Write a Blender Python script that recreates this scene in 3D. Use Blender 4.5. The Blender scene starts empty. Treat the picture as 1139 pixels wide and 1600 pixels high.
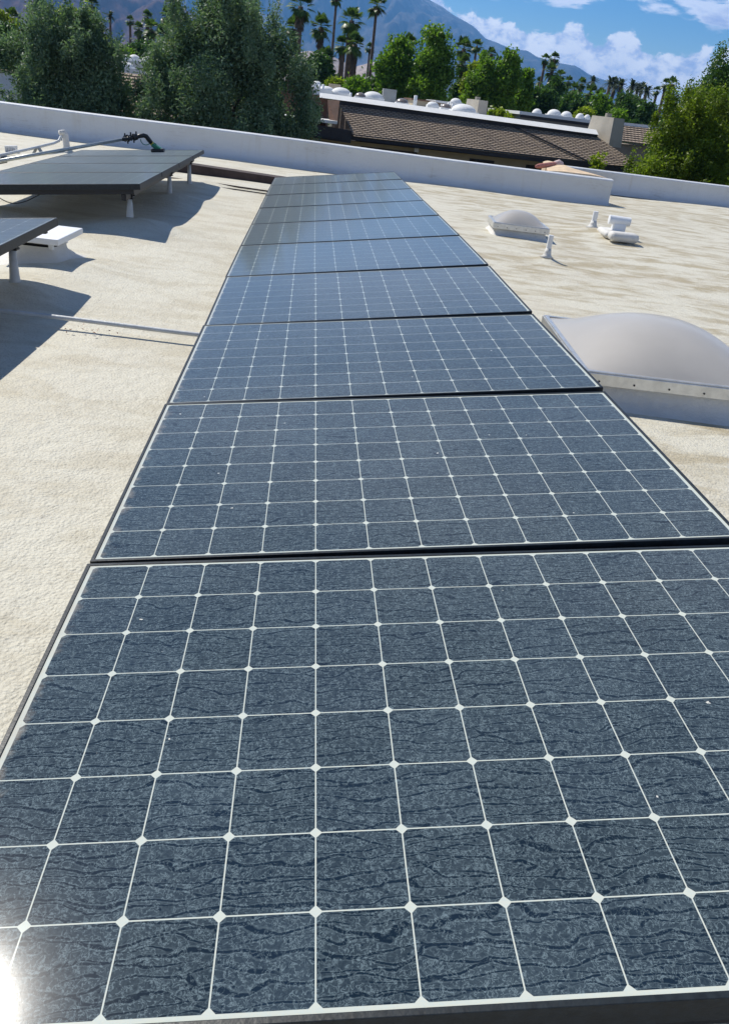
import bpy, math, random
import numpy as np
from mathutils import Vector, Matrix, Euler

random.seed(7)
R = math.radians
scene = bpy.context.scene
COL = scene.collection

# ------------------------------------------------------------------ camera
CAM = Vector((0.425, -1.571, 1.256))
RW = Matrix(((0.99227, -0.05413, 0.11163), (0.07294, -0.46953, -0.87990), (0.10005, 0.88126, -0.46196)))  # world -> camera (x right, y down, z forward)
FPX = 1235.43
cam_d = bpy.data.cameras.new('camera')
cam_o = bpy.data.objects.new('camera', cam_d)
COL.objects.link(cam_o)
_x = RW[0].normalized(); _z = (-RW[2]).normalized(); _y = _z.cross(_x).normalized(); _x = _y.cross(_z)
cam_o.matrix_world = Matrix.Translation(CAM) @ Matrix((_x, _y, _z)).transposed().to_4x4()
cam_d.sensor_fit = 'VERTICAL'; cam_d.sensor_height = 36.0; cam_d.sensor_width = 36.0 * 1139 / 1600
cam_d.lens = FPX / 1600 * 36.0
cam_d.clip_start = 0.05; cam_d.clip_end = 60000
scene.camera = cam_o

def ray(px, py):
    return (RW.transposed() @ Vector(((px - 570) / FPX, (py - 800) / FPX, 1))).normalized()
def at(px, py, Y):
    d = ray(px, py); return CAM + d * ((Y - CAM.y) / d.y)
def hz(px, py):
    d = ray(px, py); return math.degrees(math.atan2(d.x, d.y)), math.degrees(math.asin(d.z))

# ------------------------------------------------------------------ world, sun, exposure
SUN_EL, SUN_AZ = 48.6, -44.5            # azimuth measured from +Y towards +X
SUN = Vector((math.sin(R(SUN_AZ)) * math.cos(R(SUN_EL)), math.cos(R(SUN_AZ)) * math.cos(R(SUN_EL)), math.sin(R(SUN_EL))))

class NT:
    def __init__(s, tree): s.t = tree; s.n = tree.nodes; s.l = tree.links
    def new(s, typ, **kw):
        n = s.n.new(typ)
        for k, v in kw.items(): setattr(n, k, v)
        return n
    def put(s, sock, v):
        if hasattr(v, 'is_output') or isinstance(v, bpy.types.NodeSocket): s.l.new(v, sock)
        else: sock.default_value = v
    def m(s, op, a, b=None, c=None, clamp=False):
        n = s.new('ShaderNodeMath', operation=op); n.use_clamp = clamp
        s.put(n.inputs[0], a)
        if b is not None: s.put(n.inputs[1], b)
        if c is not None: s.put(n.inputs[2], c)
        return n.outputs[0]
    def vm(s, op, a, b=None):
        n = s.new('ShaderNodeVectorMath', operation=op); s.put(n.inputs[0], a)
        if b is not None: s.put(n.inputs[1], b)
        return n.outputs[0]
    def sstep(s, v, a, b, lo=0.0, hi=1.0):
        n = s.new('ShaderNodeMapRange', interpolation_type='SMOOTHSTEP')
        s.put(n.inputs[0], v); s.put(n.inputs[1], a); s.put(n.inputs[2], b); s.put(n.inputs[3], lo); s.put(n.inputs[4], hi)
        return n.outputs[0]
    def mix(s, f, a, b, blend='MIX'):
        n = s.new('ShaderNodeMix', data_type='RGBA', blend_type=blend)
        s.put(n.inputs[0], f); s.put(n.inputs[6], a); s.put(n.inputs[7], b)
        return n.outputs[2]
    def noise(s, vec, scale, detail=4, rough=.55, dist=0.0):
        n = s.new('ShaderNodeTexNoise'); s.put(n.inputs['Vector'], vec)
        n.inputs['Scale'].default_value = scale; n.inputs['Detail'].default_value = detail
        n.inputs['Roughness'].default_value = rough; n.inputs['Distortion'].default_value = dist
        return n.outputs[0], n.outputs[1]
    def scale(s, vec, xyz):
        n = s.new('ShaderNodeMapping'); s.put(n.inputs[0], vec); n.inputs['Scale'].default_value = xyz
        return n.outputs[0]
    def sep(s, vec):
        n = s.new('ShaderNodeSeparateXYZ'); s.put(n.inputs[0], vec); return n.outputs
    def comb(s, x, y, z):
        n = s.new('ShaderNodeCombineXYZ'); s.put(n.inputs[0], x); s.put(n.inputs[1], y); s.put(n.inputs[2], z); return n.outputs[0]

def c4(c): return (c[0], c[1], c[2], 1.0)

world = bpy.data.worlds.new('World'); scene.world = world; world.use_nodes = True
w = NT(world.node_tree); w.n.clear()
sky = w.new('ShaderNodeTexSky', sky_type='NISHITA'); sky.sun_disc = False
sky.sun_elevation = R(SUN_EL); sky.sun_rotation = R(SUN_AZ)
sky.altitude = 100; sky.air_density = 1.0; sky.dust_density = 0.25; sky.ozone_density = 2.5
tc = w.new('ShaderNodeTexCoord').outputs['Generated']
hsv = w.new('ShaderNodeHueSaturation'); hsv.inputs['Saturation'].default_value = 1.7; hsv.inputs['Hue'].default_value = .510
w.l.new(sky.outputs[0], hsv.inputs['Color'])
sx, sy, sz = w.sep(tc)[:3]
az = w.m('MULTIPLY', w.m('ARCTAN2', sx, sy), 57.29578)
w.put(hsv.inputs['Value'], w.sstep(sz, .02, .35, 2.5, 1.0))
el = w.m('MULTIPLY', w.m('ARCSINE', w.m('MINIMUM', w.m('MAXIMUM', sz, -1.0), 1.0)), 57.29578)
sphere = w.comb(az, w.m('MULTIPLY', el, 1.5), 0.0)
nf, _ = w.noise(sphere, .62, 9, .64, .25)           # cauliflower edge
nb, _ = w.noise(sphere, .16, 5, .55, .1)
# cumulus bank along the mountain: its top follows this curve of azimuth
fc = w.new('ShaderNodeFloatCurve')
pts = [(-60, 5.2), (-20, 5.0), (0, 6.0), (5.9, 6.2), (8.3, 5.0), (11, 4.9), (13.6, 4.5), (15.6, 5.1), (16.9, 4.35), (18.2, 5.05), (19.2, 4.8), (20.4, 4.1), (23, 4.4), (27, 4.9), (45, 5.5), (60, 5.0)]
cv = fc.mapping.curves[0]
while len(cv.points) > 2: cv.points.remove(cv.points[0])
cv.points[0].location = ((pts[0][0] + 60) / 120, pts[0][1] / 10); cv.points[1].location = ((pts[-1][0] + 60) / 120, pts[-1][1] / 10)
for a_, e_ in pts[1:-1]: cv.points.new((a_ + 60) / 120, e_ / 10)
fc.mapping.update()
w.put(fc.inputs['Value'], w.m('DIVIDE', w.m('ADD', az, 60.0), 120.0, clamp=True))
top = w.m('ADD', w.m('MULTIPLY', fc.outputs[0], 10.0), .22)
dd = w.m('SUBTRACT', w.m('ADD', top, w.m('MULTIPLY', w.m('SUBTRACT', nf, .5), 2.3)), el)
bank = w.sstep(dd, 0.0, .28)
bank = w.m('MULTIPLY', bank, w.sstep(el, -2.0, 0.5))
# shading of the bank: lit billows, lavender hollows and base
bill, _ = w.noise(w.vm('ADD', sphere, (3.1, -.35, 0.0)), .75, 7, .6, .3)
lit = w.sstep(w.m('SUBTRACT', nf, w.m('MULTIPLY', bill, .35)), .18, .42)
lit = w.m('MULTIPLY', lit, w.sstep(dd, -.2, 4.2, 1.0, .30))
cloudc = w.mix(lit, (.38, .45, .66, 1), (.94, .94, .95, 1))
# upper broken clouds
pl = w.comb(w.m('DIVIDE', sx, w.m('MAXIMUM', sz, .02)), w.m('DIVIDE', sy, w.m('MAXIMUM', sz, .02)), 0.0)
un, _ = w.noise(w.vm('ADD', w.scale(sphere, (.5, 1.3, 1)), (1.7, 4.4, 0.0)), .42, 7, .6, .2)
umask = w.m('MULTIPLY', w.sstep(w.m('ADD', un, w.sstep(el, 5.0, 7.0, -.1, .09)), .5, .6), w.sstep(el, 5.0, 6.2))
umask = w.m('MULTIPLY', umask, w.sstep(az, 9.0, 13.0))
umask = w.m('MULTIPLY', umask, w.sstep(el, 12.0, 20.0, 1.0, 0.0))
hn, _ = w.noise(w.scale(pl, (.9, .9, 1)), .8, 7, .58, .3)
hmask = w.m('MULTIPLY', w.sstep(hn, .40, .58), w.m('MULTIPLY', w.sstep(el, 7.0, 9.5), w.sstep(el, 30.0, 50.0, 1.0, .15)))
allm = w.m('MAXIMUM', w.m('MAXIMUM', bank, umask), w.m('MULTIPLY', hmask, .32))
uc = w.mix(w.sstep(un, .52, .72), (.85, .87, .94, 1), (.42, .46, .66, 1))
cc = w.mix(w.sstep(bank, 0.0, .5), uc, cloudc)
CLOUD_GAIN = 31.0
cc = w.vm('SCALE', cc); cc_node = cc.node; cc_node.inputs['Scale'].default_value = CLOUD_GAIN
fin = w.mix(allm, hsv.outputs[0], cc)
bg = w.new('ShaderNodeBackground'); w.put(bg.inputs[0], fin); bg.inputs[1].default_value = 0.05
wo = w.new('ShaderNodeOutputWorld'); w.l.new(bg.outputs[0], wo.inputs[0])

sun_d = bpy.data.lights.new('sun', 'SUN'); sun_d.energy = 4.8; sun_d.angle = R(.5); sun_d.color = (1.0, .95, .86)
sun_o = bpy.data.objects.new('sun', sun_d); COL.objects.link(sun_o)
sun_o.rotation_euler = SUN.to_track_quat('Z', 'Y').to_euler(); sun_o.location = (-20, 20, 40)

scene.view_settings.view_transform = 'Standard'; scene.view_settings.look = 'None'
scene.view_settings.gamma = 1.0; scene.view_settings.exposure = 0.36; scene.view_settings.use_curve_mapping = False

# ------------------------------------------------------------------ helpers
def tag(o, label=None, cat=None, group=None, kind=None):
    if label: o['label'] = label
    if cat: o['category'] = cat
    if group: o['group'] = group
    if kind: o['kind'] = kind
    return o
def thing(name, label, cat, loc=(0, 0, 0), rot=(0, 0, 0), group=None):
    o = bpy.data.objects.new(name, None); o.empty_display_size = .1; COL.objects.link(o)
    o.location = loc; o.rotation_euler = rot
    return tag(o, label, cat, group)
def root_matrix(o):
    while o.parent: o = o.parent
    return Matrix.LocRotScale(o.location, o.rotation_euler, o.scale)

class MB:
    def __init__(s): s.v = []; s.f = []
    def add(s, vs, fs):
        b = len(s.v); s.v += [tuple(q) for q in vs]; s.f += [tuple(b + i for i in f) for f in fs]; return s
    def box(s, c, size, rot=None):
        M = Euler(rot).to_matrix() if rot else Matrix.Identity(3)
        hx, hy, hz_ = size[0] / 2, size[1] / 2, size[2] / 2
        vs = [Vector(c) + M @ Vector((x * hx, y * hy, z * hz_)) for z in (-1, 1) for y in (-1, 1) for x in (-1, 1)]
        return s.add(vs, [(0, 2, 3, 1), (4, 5, 7, 6), (0, 1, 5, 4), (2, 6, 7, 3), (0, 4, 6, 2), (1, 3, 7, 5)])
    def bbox(s, c, size, bev=.01, rot=None):      # bevelled box
        import bmesh
        bm = bmesh.new(); bmesh.ops.create_cube(bm, size=1)
        bmesh.ops.scale(bm, vec=size, verts=bm.verts)
        bmesh.ops.bevel(bm, geom=bm.edges[:], offset=bev, segments=2, affect='EDGES', profile=.5)
        M = Euler(rot).to_matrix() if rot else Matrix.Identity(3)
        bm.verts.index_update()
        s.add([Vector(c) + M @ v.co for v in bm.verts], [[v.index for v in f.verts] for f in bm.faces]); bm.free(); return s
    def tube(s, pts_, rs, n=12, cap=True):
        pts_ = [Vector(q) for q in pts_]
        if not isinstance(rs, (list, tuple)): rs = [rs] * len(pts_)
        rings = []; up = None
        for i, q in enumerate(pts_):
            d = (pts_[min(i + 1, len(pts_) - 1)] - pts_[max(i - 1, 0)]).normalized()
            if up is None: up = d.orthogonal().normalized()
            up = (up - d * up.dot(d)).normalized(); sd = d.cross(up)
            rings.append([q + (up * math.cos(2 * math.pi * k / n) + sd * math.sin(2 * math.pi * k / n)) * rs[i] for k in range(n)])
        vs = [v for r_ in rings for v in r_]; fs = []
        for i in range(len(pts_) - 1):
            for k in range(n):
                a_, b_ = i * n + k, i * n + (k + 1) % n
                fs.append((a_, b_, b_ + n, a_ + n))
        if cap: fs.append(tuple(range(n))[::-1]); fs.append(tuple((len(pts_) - 1) * n + k for k in range(n)))
        return s.add(vs, fs)
    def grid(s, nu, nv, fn, flip=False):
        vs = [fn(i / nu, j / nv) for j in range(nv + 1) for i in range(nu + 1)]
        fs = []
        for j in range(nv):
            for i in range(nu):
                a_ = j * (nu + 1) + i; q = (a_, a_ + 1, a_ + nu + 2, a_ + nu + 1)
                fs.append(q[::-1] if flip else q)
        return s.add(vs, fs)
    def mesh(s, name, mat, smooth=False, M=None):
        me = bpy.data.meshes.new(name)
        vs = [M @ Vector(q) for q in s.v] if M else s.v
        me.from_pydata(vs, [], s.f); me.update()
        if mat: me.materials.append(mat)
        if smooth:
            for p_ in me.polygons: p_.use_smooth = True
        return me
    def build(s, name, mat, parent=None, smooth=False, world_space=False, loc=None):
        M = None
        if world_space and parent: M = root_matrix(parent).inverted()
        elif loc is not None: M = Matrix.Translation(Vector(loc)).inverted()
        o = bpy.data.objects.new(name, s.mesh(name, mat, smooth, M)); COL.objects.link(o)
        if parent: o.parent = parent
        if loc is not None and not parent: o.location = loc
        return o

def autosmooth(o, ang=40):
    me = o.data
    for p_ in me.polygons: p_.use_smooth = True
    try: me.set_sharp_from_angle(angle=R(ang))
    except Exception: pass
    return o

# ------------------------------------------------------------------ materials
def mat(name, col, rough=.6, metal=0.0, spec=.5, var=.0, vscale=4.0, bump=0.0, bscale=40.0):
    m_ = bpy.data.materials.new(name); m_.use_nodes = True
    t = NT(m_.node_tree); b = t.n['Principled BSDF']
    b.inputs['Roughness'].default_value = rough; b.inputs['Metallic'].default_value = metal
    b.inputs['Specular IOR Level'].default_value = spec
    obj = t.new('ShaderNodeTexCoord').outputs['Object']
    n1, _ = t.noise(obj, vscale, 5, .6)
    f = t.sstep(n1, .3, .7)
    dark = tuple(max(0, k * (1 - var)) for k in col); lite = tuple(min(1, k * (1 + var * .7)) for k in col)
    t.put(b.inputs['Base Color'], t.mix(f, c4(dark), c4(lite)))
    if bump:
        n2, _ = t.noise(obj, bscale, 4, .6)
        bp = t.new('ShaderNodeBump'); bp.inputs['Strength'].default_value = bump; bp.inputs['Distance'].default_value = .01
        t.put(bp.inputs['Height'], n2); t.put(b.inputs['Normal'], bp.outputs[0])
    return m_

def mat_roof():
    m_ = bpy.data.materials.new('sprayed_foam_coating'); m_.use_nodes = True
    t = NT(m_.node_tree); b = t.n['Principled BSDF']
    b.inputs['Roughness'].default_value = .62; b.inputs['Specular IOR Level'].default_value = .3
    P_ = t.new('ShaderNodeNewGeometry').outputs['Position']
    ang = t.new('ShaderNodeMapping'); t.put(ang.inputs[0], P_); ang.inputs['Rotation'].default_value = (0, 0, R(8))
    Pr = ang.outputs[0]
    base = (.61, .582, .48, 1)
    n1, _ = t.noise(t.scale(Pr, (.7, 1.25, 1)), 1.5, 6, .62, .4)
    n2, _ = t.noise(t.scale(Pr, (.6, 1.25, 1)), 3.2, 7, .66, .5)
    n3, _ = t.noise(P_, 55, 3, .6)
    n4, _ = t.noise(P_, .35, 3, .5)
    px_ = t.sep(P_)[0]; zone = t.sstep(t.m('ADD', px_, t.m('MULTIPLY', n4, 3.0)), 1.5, 4.5, .42, 1.0)
    c = t.mix(t.m('MULTIPLY', t.sstep(n1, .46, .70), t.m('MULTIPLY', zone, .65)), base, (.49, .44, .345, 1))
    c = t.mix(t.m('MULTIPLY', t.sstep(t.m('ADD', n2, t.m('MULTIPLY', n4, .25)), .55, .77), t.m('MULTIPLY', zone, .9)), c, (.37, .31, .195, 1))
    c = t.mix(t.m('MULTIPLY', t.sstep(n2, .30, .14), .6), c, (.62, .60, .545, 1))
    c = t.mix(t.m('MULTIPLY', t.sstep(n3, .50, .70), .34), c, (.38, .345, .27, 1))
    t.put(b.inputs['Base Color'], c)
    b1, _ = t.noise(P_, 110, 3, .65, .2); b2, _ = t.noise(P_, 16, 3, .55)
    v = t.new('ShaderNodeTexVoronoi'); t.put(v.inputs['Vector'], P_); v.inputs['Scale'].default_value = 85
    h = t.m('ADD', t.m('ADD', t.m('MULTIPLY', b1, .0055), t.m('MULTIPLY', b2, .014)), t.m('MULTIPLY', v.outputs[0], -.0035))
    bp = t.new('ShaderNodeBump'); bp.inputs['Strength'].default_value = .75; bp.inputs['Distance'].default_value = 1.0
    t.put(bp.inputs['Height'], h); t.put(b.inputs['Normal'], bp.outputs[0])
    return m_

def mat_panel():
    m_ = bpy.data.materials.new('dusty_solar_glass'); m_.use_nodes = True
    t = NT(m_.node_tree); b = t.n['Principled BSDF']
    O = t.new('ShaderNodeTexCoord').outputs['Object']
    rnd = t.new('ShaderNodeObjectInfo').outputs['Random']
    x, y, z = t.sep(O)[:3]
    ux = t.m('DIVIDE', t.m('ADD', x, .762), .127); uy = t.m('DIVIDE', t.m('ADD', y, .508), .127)
    a_ = t.m('ABSOLUTE', t.m('SUBTRACT', t.m('FRACT', ux), .5)); b_ = t.m('ABSOLUTE', t.m('SUBTRACT', t.m('FRACT', uy), .5))
    e = .0015
    ca = t.sstep(a_, .492 - e, .492 + e, 1.0, 0.0); cb = t.sstep(b_, .492 - e, .492 + e, 1.0, 0.0)
    cd = t.sstep(t.m('ADD', a_, b_), .924 - e, .924 + e, 1.0, 0.0)
    ins = t.m('MULTIPLY', t.m('LESS_THAN', t.m('ABSOLUTE', x), .762), t.m('LESS_THAN', t.m('ABSOLUTE', y), .508))
    cell = t.m('MULTIPLY', t.m('MULTIPLY', ca, cb), t.m('MULTIPLY', cd, ins))
    # tone of each cell differs a little
    wn = t.new('ShaderNodeTexWhiteNoise', noise_dimensions='3D')
    t.put(wn.inputs['Vector'], t.comb(t.m('FLOOR', ux), t.m('FLOOR', uy), t.m('MULTIPLY', rnd, 37.0)))
    cellc = t.mix(wn.outputs[0], (.003, .010, .019, 1), (.006, .015, .028, 1))
    base = t.mix(cell, (.56, .58, .50, 1), cellc)
    Q = t.vm('ADD', O, t.comb(t.m('MULTIPLY', rnd, 31.0), t.m('MULTIPLY', rnd, 17.0), 0.0))
    # dried spot crust
    wob = t.noise(Q, 90, 2, .5)[1]
    wv = t.vm('SCALE', t.vm('SUBTRACT', wob, (.5, .5, .5))); wv.node.inputs['Scale'].default_value = .012; Qd = t.vm('ADD', Q, wv)
    cn, _ = t.noise(Qd, 125, 3, .6, .6)
    crust = t.sstep(t.m('ABSOLUTE', t.m('SUBTRACT', cn, .53)), .0, .05, 1.0, 0.0)
    patch, _ = t.noise(Q, 45, 4, .65)
    crust = t.m('MULTIPLY', t.m('MULTIPLY', crust, .85), t.sstep(patch, .30, .52))
    fine, _ = t.noise(Q, 260, 3, .65)
    # meandering runnels washed darker
    warp = t.noise(Q, 38, 3, .6)[1]
    ww = t.vm('SCALE', t.vm('SUBTRACT', warp, (.5, .5, .5))); ww.node.inputs['Scale'].default_value = .0085
    Qs = t.vm('ADD', Q, ww)
    qx, qy, qz = t.sep(Qs)[:3]
    def runs(off, fx, fy, amp, sp, wd, g0):
        wn_, _ = t.noise(t.scale(t.vm('ADD', Q, off), (fx, fy, 1.0)), 1.0, 2, .5)
        ph = t.m('DIVIDE', t.m('ADD', qy, t.m('MULTIPLY', wn_, amp)), sp)
        d_ = t.m('ABSOLUTE', t.m('SUBTRACT', t.m('FRACT', ph), .5))
        gt, _ = t.noise(t.scale(t.vm('ADD', Q, off), (5.0, 42.0, 1.0)), 1.0, 2, .5)
        gt = t.sstep(gt, g0, g0 + .08)
        return t.m('MULTIPLY', t.sstep(d_, wd * .55, wd, 1.0, 0.0), gt), t.m('MULTIPLY', t.sstep(t.m('ABSOLUTE', t.m('SUBTRACT', d_, wd * 1.35)), 0.0, wd * .5, 1.0, 0.0), gt)
    ra, ea = runs((0.0, 0.0, 0.0), 5.5, 9.0, .11, .027, .085, .33)
    rb, eb = runs((4.1, 7.7, 0.0), 8.0, 14.0, .07, .019, .085, .43)
    run = t.m('MAXIMUM', ra, rb); edge = t.m('MAXIMUM', ea, eb)
    # dark pits where drops dried
    vp = t.new('ShaderNodeTexVoronoi', feature='F1'); t.put(vp.inputs['Vector'], Q); vp.inputs['Scale'].default_value = 105
    pc = t.sep(vp.outputs['Color'])[0]
    pit = t.m('MULTIPLY', t.sstep(vp.outputs[0], .14, .26, 1.0, 0.0), t.m('GREATER_THAN', pc, .82))
    # a few pale droppings
    vb = t.new('ShaderNodeTexVoronoi', feature='F1'); t.put(vb.inputs['Vector'], Qd); vb.inputs['Scale'].default_value = 17
    bird = t.m('MULTIPLY', t.sstep(vb.outputs[0], .035, .055, 1.0, 0.0), t.m('GREATER_THAN', t.sep(vb.outputs['Color'])[0], .82))
    bl, _ = t.noise(Q, 5, 4, .6)
    f = t.m('ADD', .074, t.m('MULTIPLY', crust, .28))
    f = t.m('ADD', f, t.m('MULTIPLY', t.m('SUBTRACT', fine, .5), .16))
    f = t.m('ADD', f, t.m('MULTIPLY', t.m('SUBTRACT', bl, .5), .10))
    f = t.m('ADD', f, t.m('MULTIPLY', edge, .07))
    f = t.m('SUBTRACT', f, t.m('MULTIPLY', run, .11))
    f = t.m('SUBTRACT', f, t.m('MULTIPLY', pit, .16))
    # silt gathered along the low (left) edge
    en, _ = t.noise(Q, 22, 4, .6)
    silt = t.sstep(t.m('ADD', x, t.m('MULTIPLY', en, .09)), -.742, -.70, .5, 0.0)
    f = t.m('MAXIMUM', t.m('MINIMUM', f, .8), .012)
    col = t.mix(f, base, (.41, .53, .56, 1))
    col = t.mix(silt, col, (.50, .44, .35, 1))
    col = t.mix(bird, col, (.66, .65, .58, 1))
    t.put(b.inputs['Base Color'], col)
    b.inputs['Roughness'].default_value = .10
    b.inputs['Sheen Weight'].default_value = .7; b.inputs['Sheen Roughness'].default_value = .32; b.inputs['Sheen Tint'].default_value = (1.0, .94, .80, 1)
    b.inputs['Specular IOR Level'].default_value = .32
    bp = t.new('ShaderNodeBump'); bp.inputs['Strength'].default_value = .035; bp.inputs['Distance'].default_value = .0004
    t.put(bp.inputs['Height'], fine); t.put(b.inputs['Normal'], bp.outputs[0])
    return m_

def mat_leaf(name, c1, c2, trans=.25, sc=.9, gloss=.45):
    m_ = bpy.data.materials.new(name); m_.use_nodes = True
    t = NT(m_.node_tree); b = t.n['Principled BSDF']
    P_ = t.new('ShaderNodeTexCoord').outputs['Object']
    n1, _ = t.noise(P_, sc, 4, .6); n2, _ = t.noise(P_, sc * 9, 2, .5)
    f = t.sstep(t.m('ADD', t.m('MULTIPLY', n1, .55), t.m('MULTIPLY', n2, .45)), .36, .64)
    c = t.mix(f, c4(c1), c4(c2))
    t.put(b.inputs['Base Color'], c); b.inputs['Roughness'].default_value = gloss; b.inputs['Specular IOR Level'].default_value = .35
    tr = t.new('ShaderNodeBsdfTranslucent'); t.put(tr.inputs[0], t.mix(1.0, c, (1.0, 1.15, .55, 1), 'MULTIPLY'))
    ms = t.new('ShaderNodeMixShader'); ms.inputs[0].default_value = trans
    t.l.new(b.outputs[0], ms.inputs[1]); t.l.new(tr.outputs[0], ms.inputs[2]); t.l.new(ms.outputs[0], t.n['Material Output'].inputs[0])
    return m_

def mat_tiles(name, c1, c2):
    m_ = bpy.data.materials.new(name); m_.use_nodes = True
    t = NT(m_.node_tree); b = t.n['Principled BSDF']; b.inputs['Roughness'].default_value = .85; b.inputs['Specular IOR Level'].default_value = .2
    U = t.new('ShaderNodeUVMap').outputs[0]
    br = t.new('ShaderNodeTexBrick'); t.put(br.inputs['Vector'], U)
    br.inputs['Color1'].default_value = c4(c1); br.inputs['Color2'].default_value = c4(c2); br.inputs['Mortar'].default_value = (c1[0] * .45, c1[1] * .45, c1[2] * .45, 1)
    br.inputs['Scale'].default_value = 1.0; br.inputs['Mortar Size'].default_value = .035; br.inputs['Mortar Smooth'].default_value = .4
    br.inputs['Brick Width'].default_value = .20; br.inputs['Row Height'].default_value = .24
    n1, _ = t.noise(U, 1.5, 4, .6)
    t.put(b.inputs['Base Color'], t.mix(t.m('MULTIPLY', t.sstep(n1, .35, .7), .35), br.outputs[0], (c2[0] * 1.2, c2[1] * 1.15, c2[2], 1)))
    bp = t.new('ShaderNodeBump'); bp.inputs['Strength'].default_value = 1.0; bp.inputs['Distance'].default_value = .03
    t.put(bp.inputs['Height'], t.m('SUBTRACT', 1.0, br.outputs[1])); t.put(b.inputs['Normal'], bp.outputs[0])
    return m_

def mat_mountain(name, ca, cb, cs, pale_from=None, sc=.004):
    m_ = bpy.data.materials.new(name); m_.use_nodes = True
    t = NT(m_.node_tree); b = t.n['Principled BSDF']; b.inputs['Roughness'].default_value = .95; b.inputs['Specular IOR Level'].default_value = 0.0
    P_ = t.new('ShaderNodeNewGeometry').outputs['Position']
    n1, _ = t.noise(P_, sc, 8, .65, .3); n2, _ = t.noise(P_, sc * 6, 5, .65)
    c = t.mix(t.sstep(n1, .38, .62), c4(ca), c4(cb))
    c = t.mix(t.m('MULTIPLY', t.sstep(n2, .48, .66), .7), c, c4(cs))
    if pale_from:
        zz = t.sep(P_)[2]
        c = t.mix(t.m('MULTIPLY', t.sstep(t.m('ADD', zz, t.m('MULTIPLY', t.m('SUBTRACT', n2, .5), 900.0)), pale_from, pale_from + 260), .45), c, (.75, .77, .8, 1))  # paler patches on the upper heights, broken by noise
    t.put(b.inputs['Base Color'], c)
    return m_

M_ROOF = mat_roof(); M_GLASS = mat_panel()
def mat_parapet():
    m_ = mat('white_elastomeric_coating', (.74, .75, .76), .6, bump=.5, bscale=22); t = NT(m_.node_tree); b = t.n['Principled BSDF']
    P_ = t.new('ShaderNodeNewGeometry').outputs['Position']
    n1, _ = t.noise(P_, 1.2, 5, .65); n2, _ = t.noise(t.scale(P_, (7, 7, .7)), 1.0, 4, .6); n3, _ = t.noise(t.scale(P_, (.6, .6, 9)), 1.0, 5, .65, .5)
    c = t.mix(t.m('MULTIPLY', t.sstep(n1, .42, .70), .35), (.62, .645, .67, 1), (.50, .51, .51, 1))
    c = t.mix(t.m('MULTIPLY', t.sstep(n2, .55, .72), .35), c, (.52, .50, .46, 1))
    c = t.mix(t.m('MULTIPLY', t.sstep(t.m('ABSOLUTE', t.m('SUBTRACT', n3, .5)), .0, .012, 1.0, 0.0), t.m('MULTIPLY', t.sstep(n1, .5, .6), .5)), c, (.36, .33, .30, 1))
    z = t.sep(P_)[2]
    c = t.mix(t.m('MULTIPLY', t.sstep(t.m('ADD', z, t.m('MULTIPLY', n1, .10)), .16, .06), .4), c, (.48, .44, .37, 1))
    t.put(b.inputs['Base Color'], c); return m_
M_WALLC = mat_parapet()
M_FOAM = mat('white_foam', (.64, .625, .58), .6, var=.08, vscale=5, bump=.8, bscale=30)
M_FRAME = mat('black_anodised_aluminium', (.014, .019, .022), .42, spec=.35, metal=.0, var=.35, vscale=60, bump=.08, bscale=90)
M_RAIL = mat('dark_rail', (.012, .013, .016), .45, metal=.2, var=.2)
M_BACK = mat('backsheet', (.6, .6, .6), .6)
M_POST = mat('painted_post', (.55, .57, .57), .5, var=.1, vscale=12, bump=.3)
M_ALU = mat('mill_aluminium', (.66, .66, .64), .35, metal=.75, var=.12, vscale=20)
M_DOME = mat('milky_acrylic', (.44, .415, .375), .28, spec=.5, var=.05, vscale=2.5)
M_DOMEW = mat('white_acrylic', (.74, .74, .72), .65, spec=.2, var=.06)
M_WHITE = mat('white_paint', (.78, .79, .79), .5, var=.06, bump=.2)
M_CLAY = mat('red_clay', (.46, .17, .13), .7, var=.25, vscale=10, bump=.4)
M_TAN = mat('aged_yellow_foam', (.66, .50, .33), .8, var=.22, vscale=7, bump=.9, bscale=25)
M_BRNWOOD = mat('weathered_dark_timber', (.055, .036, .032), .8, var=.35, vscale=6, bump=.5)
M_BLACK = mat('black_plastic', (.012, .013, .014), .4, var=.2)
M_GREEN = mat('green_plastic', (.02, .17, .09), .35, var=.2, vscale=30)
M_YEL = mat('yellow_plastic', (.55, .48, .05), .45, var=.1)
M_HOSE = mat('green_hose', (.02, .16, .12), .35, var=.1)
M_CARBON = mat('grey_pole', (.45, .48, .46), .3, metal=.5, var=.15, vscale=8)
M_STUCCO = mat('beige_stucco', (.44, .37, .26), .9, var=.1, vscale=1.5, bump=.5, bscale=12)
M_STUCCO2 = mat('taupe_stucco', (.25, .215, .175), .9, var=.1, vscale=1.5, bump=.5, bscale=12)
M_FASCIA = mat('dark_brown_fascia', (.030, .028, .032), .7, var=.2)
M_BROWNP = mat('brown_panel', (.13, .065, .04), .75, var=.2, vscale=3)
M_OPEN = mat('shaded_glass', (.008, .010, .014), .15, var=.2)
M_WROOF = mat('white_roof_coating', (.72, .72, .70), .7, spec=.2, var=.05)
M_GREYBOX = mat('grey_sheet_metal', (.30, .31, .30), .5, metal=.2, var=.1)
M_LIGHT = mat('fixture_white', (.7, .7, .68), .4)
M_TILE = mat_tiles('concrete_roof_tiles', (.31, .245, .19), (.40, .32, .25))
M_GROUND = mat('desert_garden_ground', (.12, .11, .06), .95, var=.5, vscale=.08)
M_BARK = mat('bark', (.11, .085, .065), .9, var=.4, vscale=8, bump=.6)
M_PALMT = mat('palm_trunk', (.15, .105, .075), .9, var=.35, vscale=5, bump=.6)
M_SKIRT = mat('dead_palm_skirt', (.12, .082, .045), .9, var=.4, vscale=3)
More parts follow.
